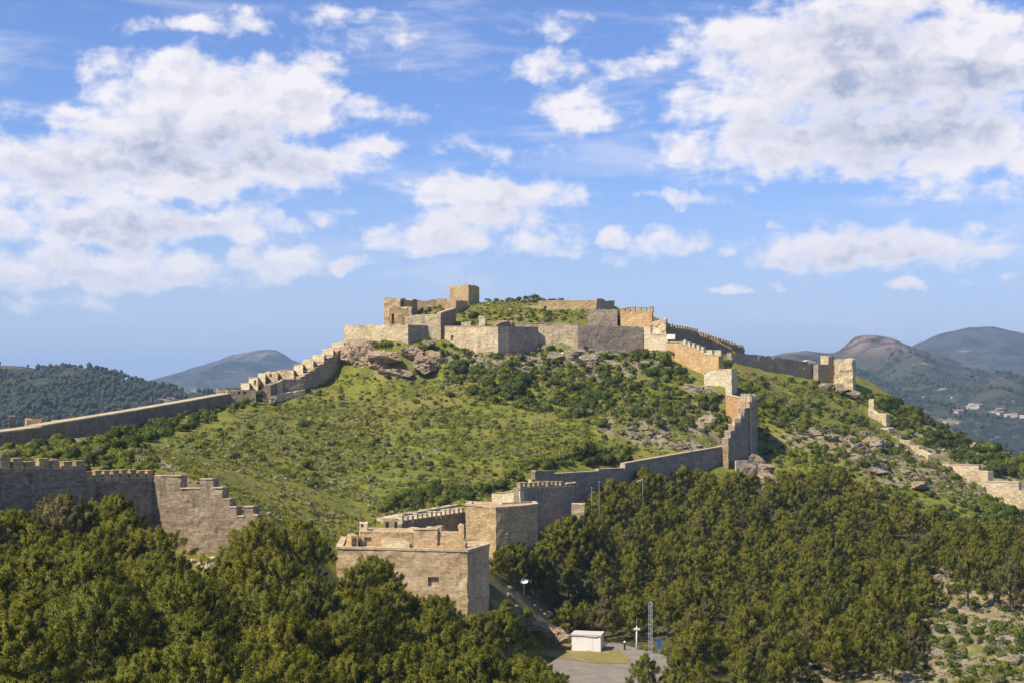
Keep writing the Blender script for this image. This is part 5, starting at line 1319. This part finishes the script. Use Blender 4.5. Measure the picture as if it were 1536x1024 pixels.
lone = [(345,590,384,2.6,'shrub_dark','large round dark bush at the right end of the long rampart'),(385,590,389,2.7,'shrub_dark','large round dark bush in front of the small arcade'),(197,640,312,2.9,'shrub_dark','tall dark bush halfway along the foot of the left rampart'),
        (1093,542,420,2.7,'shrub_dark','dark tree like bush against the long ridge wall'),(690,545,405,4.6,'shrub_dark','very large dark green bush under the sunlit castle bastion'),(712,556,401,3.6,'shrub_dark','second large dark bush right of the very large one'),
        (1000,535,409,3.3,'shrub_mid','big leafy green bush below the pale wall right of the castle'),(870,672,328,4.2,'shrub_mid','large blue green bush behind the low grey wall'),(100,628,300,1.8,'shrub_mid','feathery bush on the skyline of the left rampart'),(112,622,305,2.0,'shrub_mid','small tree like bush on the rampart behind the left kink'),
        (640,505,423,2.2,'shrub_dark','dark bush hanging over the shaded curtain wall foot'),(707,472,440,2.6,'shrub_dark','dark bush below the keep next to the shaded coping wall'),(792,905,224,1.8,'shrub_mid','rounded bush on the embankment left of the hut'),(1245,533,470,1.6,'shrub_mid','green bush on top of the ridge wall'),
        (883,955,232,1.3,'shrub_mid','reddish green bush just behind the white hut')]
for px, py, Y, r, key, lb in lone:
    x, y, z = at(px, py, Y); g = gz(x, y)
    o = obj('shrub', rs_.choice(SHM[key]), loc=(x, y, min(z - r * .5, g + (.0 if r < 2.5 else .3)) if px not in (100, 112, 1245) else z - r)); o.scale = (r, r, r * rs_.uniform(.95, 1.15)); o.rotation_euler.z = rs_.uniform(0, 6)
    tag(o, lb, 'shrub')
shrubs.sort(key=lambda p: -p[3] / p[1])
NS_ = 285
for x, y, z, r, key, lb, gr_ in shrubs[:NS_]:
    o = obj('shrub', rs_.choice(SHM[key]), loc=(x, y, z - .08 * r)); o.scale = (r * rs_.uniform(.9, 1.15), r * rs_.uniform(.9, 1.15), r * rs_.uniform(.8, 1.2)); o.rotation_euler.z = rs_.uniform(0, 6.28)
    tag(o, lb, 'shrub', gr_)
mats_ = [M['shrub_dark'], M['shrub_mid'], M['shrub_grey']]; ki = {'shrub_dark': 0, 'shrub_mid': 1, 'shrub_grey': 2}
VV, FM, NNN = [], [], []
def inst(VN, x, y, z, sx_, sz_, a):
    V0, N0 = VN
    c_, s2 = math.cos(a), math.sin(a)
    NNN.append(np.stack([N0[:, 0] * c_ - N0[:, 1] * s2, N0[:, 0] * s2 + N0[:, 1] * c_, N0[:, 2]], -1))
    return np.stack([(V0[:, 0] * c_ - V0[:, 1] * s2) * sx_ + x, (V0[:, 0] * s2 + V0[:, 1] * c_) * sx_ + y, V0[:, 2] * sz_ + z], -1)
for x, y, z, r, key, lb, gr_ in shrubs[NS_:]:
    V0 = SHV_LOW[rs_.randrange(3)]; VV.append(inst(V0, x, y, z - .05, r, r * rs_.uniform(.8, 1.2), rs_.uniform(0, 6.28))); FM += [ki[key]] * (len(V0[0]) // 3)
VV = np.vstack(VV); tag(obj('undergrowth', mesh_np('undergrowth', VV, np.arange(len(VV)).reshape(-1, 3), mats_, fmat=FM, normals=np.vstack(NNN))), 'small scattered bushes merging into the green cover of the slopes', 'undergrowth', None, 'stuff')

# ------------------------------------------------------------------ grass and tufts
rg = np.random.RandomState(8)
def tuft_v(seed, n, spread, h, w, droop=.5):
    r_ = np.random.RandomState(seed); a = r_.uniform(0, 6.28, n); q = r_.rand(n) ** .7 * spread
    P_ = np.stack([np.cos(a) * q, np.sin(a) * q, np.zeros(n) - .03], -1)
    Dv = np.stack([np.cos(a) * droop * r_.rand(n) * 1.4, np.sin(a) * droop * r_.rand(n) * 1.4, np.ones(n)], -1) + unit(r_, n) * .25
    Dv /= np.linalg.norm(Dv, axis=1)[:, None]
    Nv = Dv * .45 + np.array([-.1, -.25, .55]); Nv /= np.linalg.norm(Nv, axis=1)[:, None]
    return blades(P_, Dv, h * r_.uniform(.5, 1.2, n), w * r_.uniform(.6, 1.3, n), r_, Nv)
TU = [tuft_v(k, 22, .45, .5, .14) for k in range(4)]
TP = [shrub_v(300 + k, n=60, lobes=3, leaf=.42, flat=.7) for k in range(3)]
MEADOW = [[(0,655),(220,672),(330,635),(420,600),(520,560),(640,560),(680,600),(800,620),(900,645),(1090,665),(940,690),(800,706),(738,750),(700,757),(575,780),(500,830),(400,800),(360,770),(340,740),(235,720),(0,700)],
          [(655,512),(870,526),(975,532),(1090,625),(1090,662),(900,645),(655,590)],
          [(1100,556),(1295,592),(1400,692),(1660,780),(1660,825),(1300,745),(1130,705)], [(1380,850),(1660,835),(1660,1024),(1100,1030)],
          [(620,452),(683,458),(900,448),(930,460),(880,486),(700,488),(620,470)],[(860,970),(1060,960),(1060,1010),(1000,985)]]
N_ = 125000
Yr = 170 + 330 * rg.rand(N_) ** 0.9; Xr = rg.uniform(-.41, .44, N_) * Yr; Zr = height(Xr, Yr)
u_, v_ = project(Xr, Yr, Zr); ok = np.zeros(N_, bool)
for poly in MEADOW: ok |= in_poly(u_, v_, poly)
ok &= ~in_poly(Xr, Yr, ROAD)
cl = fbm(Xr / 9, Yr / 9, oct=3, seed=44); ok &= rg.rand(N_) < np.clip(.45 + cl * 1.1, .08, 1)
for poly in EARTH: ok &= ~(in_poly(u_, v_, poly) & (rg.rand(N_) < .85))
I_ = np.where(ok)[0][:50000]
VV, FM = [], []; NNN.clear()
cl2 = fbm(Xr / 14, Yr / 14, oct=3, seed=61)
for i in I_:
    a = rg.uniform(0, 6.28); q = rg.rand()
    if q < .50:
        V0 = TU[rg.randint(4)]; sc = rg.uniform(.6, 1.25); VV.append(inst(V0, Xr[i], Yr[i], Zr[i], sc, sc, a)); FM += [0] * 22
    elif q < .50 + .24 * (1 + cl2[i] * 2):
        V0 = TP[rg.randint(3)]; sc = rg.uniform(.3, .75); VV.append(inst(V0, Xr[i], Yr[i], Zr[i], sc, sc, a)); FM += [1] * (len(V0[0]) // 3)
    else:
        V0 = TP[rg.randint(3)]; sc = rg.uniform(.35, .85); VV.append(inst(V0, Xr[i], Yr[i], Zr[i], sc, sc * .8, a)); FM += [2] * (len(V0[0]) // 3)
VV = np.vstack(VV)
tag(obj('grass', mesh_np('grass', VV, np.arange(len(VV)).reshape(-1, 3), [M['grass'], M['pale_tuft'], M['shrub_mid']], fmat=FM, normals=np.vstack(NNN))), 'spring grass and pale weeds covering the slopes', 'grass', None, 'stuff')
# loose stones
VV, FF, nv = [], [], 0
RS0 = np.array([v.co[:] for v in RK[2].vertices]); 
small = []
for k in range(3):
    r_ = np.random.RandomState(500 + k); Xs = unit(r_, 60)
    small.append(Xs)
ico = [(0,0,1),(.894,0,.447),(.276,.851,.447),(-.724,.526,.447),(-.724,-.526,.447),(.276,-.851,.447),(.724,.526,-.447),(-.276,.851,-.447),(-.894,0,-.447),(-.276,-.851,-.447),(.724,-.526,-.447),(0,0,-1)]
icf = [(0,1,2),(0,2,3),(0,3,4),(0,4,5),(0,5,1),(1,6,2),(2,7,3),(3,8,4),(4,9,5),(5,10,1),(6,7,2),(7,8,3),(8,9,4),(9,10,5),(10,6,1),(11,7,6),(11,8,7),(11,9,8),(11,10,9),(11,6,10)]
ico = np.array(ico); icf = np.array(icf)
ok2 = np.zeros(N_, bool); dens_ = np.zeros(N_)
for poly in MEADOW: dens_[in_poly(u_, v_, poly)] = .012
for poly in ROCKY + EARTH: dens_[in_poly(u_, v_, poly)] = .16
I2 = np.where((rg.rand(N_) < dens_) & ~in_poly(Xr, Yr, ROAD))[0]
for i in I2:
    Q = ico * (1 + rg.uniform(-.25, .25, (12, 1))) * (rg.uniform(.15, .55) ** 1.0 * np.array([rg.uniform(.8, 1.5), rg.uniform(.8, 1.3), rg.uniform(.5, .9)])) + np.array([Xr[i], Yr[i], Zr[i]])
    VV.append(Q); FF.append(icf + nv); nv += 12
tag(obj('loose_stones', mesh_np('loose_stones', np.vstack(VV), np.vstack(FF), M['rock'])), 'loose pale stones strewn over the slopes', 'stones', None, 'stuff')
# medium rocks on the rocky ground, each its own
rb = random.Random(77); done = 0
RKZ = [(ROCKY[0], 'weathered grey rock on the upper right rocky slope', 'rocks on the upper right slope', 34), (ROCKY[1], 'pale weathered rock on the bare ground in the lower right corner', 'rocks in the lower right corner', 34),
       (ROCKY[2], 'grey rock among the shrubs right under the castle wall', 'rocks right under the castle wall', 16), (ROCKY[3], 'grey rock on the bushy slope left of the stepped wall', 'rocks left of the stepped wall', 16),
       ([(700,452),(900,452),(900,482),(740,486),(700,478)], 'pale fallen stone among the shrubs on the castle mound', 'fallen stones on the castle mound', 22),
       ([(400,610),(600,580),(700,640),(640,700),(420,690)], 'half buried grey stone on the open meadow', 'half buried meadow stones', 10)]
for poly, lb, gr_, n in RKZ:
    pa = np.array(poly, float); k = 0
    for _ in range(n * 12):
        u, v = rb.uniform(pa[:, 0].min(), pa[:, 0].max()), rb.uniform(pa[:, 1].min(), pa[:, 1].max())
        if not in_poly(np.array([u]), np.array([v]), poly)[0]: continue
        h_ = hit(u, v, 150)
        if h_ is None or not clear(h_[0], h_[1], 1.5): continue
        a = rb.uniform(.5, 2.4) * (0.55 if 'meadow' in lb or 'mound' in lb else 1) * (0.8 if 'lower right' in lb else 1)
        boulder((h_[0], h_[1], h_[2] - a * .12), (a * rb.uniform(.9, 1.5), a, a * rb.uniform(.4, .8)), rb.uniform(0, 6.28), rb.randrange(6), lb, gr_, rb.uniform(-.25, .25)); k += 1
        if k >= n: break

rub = random.Random(9)
for px, Y, lb in ((560,419.5,'pale rubble heap at the foot of the leftmost castle curtain wall'),(835,420,'pale rubble heap under the rough tan castle wall'),(1350,402,'rubble heap below the broken steps of the right slope wall'),(1440,388,'rubble heap at the foot of the tall wall near the right edge'),(985,420,'rubble under the pale stepping wall right of the castle'),(330,183,'rubble at the foot of the near stepped wall')):
    x0, y0, _ = at(px, 560, Y - 1.5); hp_ = empty('rubble_heap', (x0, y0, gz(x0, y0)), lb, 'rubble')
    VV, FF, nv = [], [], 0
    for _ in range(38):
        x, y = rub.gauss(0, 2.6), rub.gauss(0, .9); sz = rub.uniform(.18, .6)
        Q = ico * (1 + np.array([[rub.uniform(-.22, .22)] for _ in range(12)])) * sz * np.array([1.2, 1, .8]) + np.array([x, y, gz(x0 + x, y0 + y) - gz(x0, y0) + sz * .3])
        VV.append(Q); FF.append(icf + nv); nv += 12
    o = obj('stones', mesh_np('stones', np.vstack(VV), np.vstack(FF), M['castle']), hp_); o['kind'] = 'stuff'

# ------------------------------------------------------------------ woods on the far hills
def far_wood(name, Hh, n, size, seed, xr, yr, label, thresh=-.15):
    r_ = np.random.RandomState(seed); VV, FF, nv = [], [], 0
    xs, ys, H = Hh
    X = r_.uniform(*xr, n * 3); Y = r_.uniform(*yr, n * 3)
    d = fbm(X / 90, Y / 90, oct=3, seed=seed); keep = np.where(d + r_.uniform(-.25, .25, n * 3) > thresh)[0][:n]
    i = np.clip(np.searchsorted(xs, X) - 1, 0, len(xs) - 2); j = np.clip(np.searchsorted(ys, Y) - 1, 0, len(ys) - 2)
    Z = H[j, i]
    for k in keep:
        s_ = size * r_.uniform(.6, 1.3)
        Q = ico * (1 + r_.uniform(-.3, .3, (12, 1))) * s_ * np.array([1, 1, r_.uniform(.8, 1.5)]) + np.array([X[k], Y[k], Z[k] + s_ * .5])
        VV.append(Q); FF.append(icf + nv); nv += 12
    tag(obj(name, mesh_np(name, np.vstack(VV), np.vstack(FF), M['far_wood'])), label, 'wood', None, 'stuff')
M['far_wood'] = foliage('far_wood_leaves', (0.022, 0.036, 0.014), (0.050, 0.062, 0.022), 0, 0.1)
far_wood('distant_wood', HL, 15000, 2.7, 5, (-800, -100), (1000, 1790), 'dark trees covering the hill on the far left', -.3)
far_wood('distant_wood', HR, 11000, 3.6, 6, (350, 1350), (1700, 3000), 'dark scrub and trees covering the mountain on the far right', -.05)

# ------------------------------------------------------------------ the air
mh, T, b, out = new_mat('air_haze'); T.n.clear()
out = T.node('ShaderNodeOutputMaterial'); vol = T.node('ShaderNodeVolumePrincipled')
vol.inputs['Density'].default_value = 0.88e-4; vol.inputs['Color'].default_value = (0.46, 0.66, 1.0, 1); vol.inputs['Anisotropy'].default_value = 0.1
T.l.new(vol.outputs[0], out.inputs['Volume'])
mb = MB(); mb.box((0, 7500, 10), (44000, 26000, 720)); hz_ = mb.build('haze', mh); tag(hz_, kind='stuff')
try: mh.volume_sampling = 'MULTIPLE_IMPORTANCE'
except Exception: pass
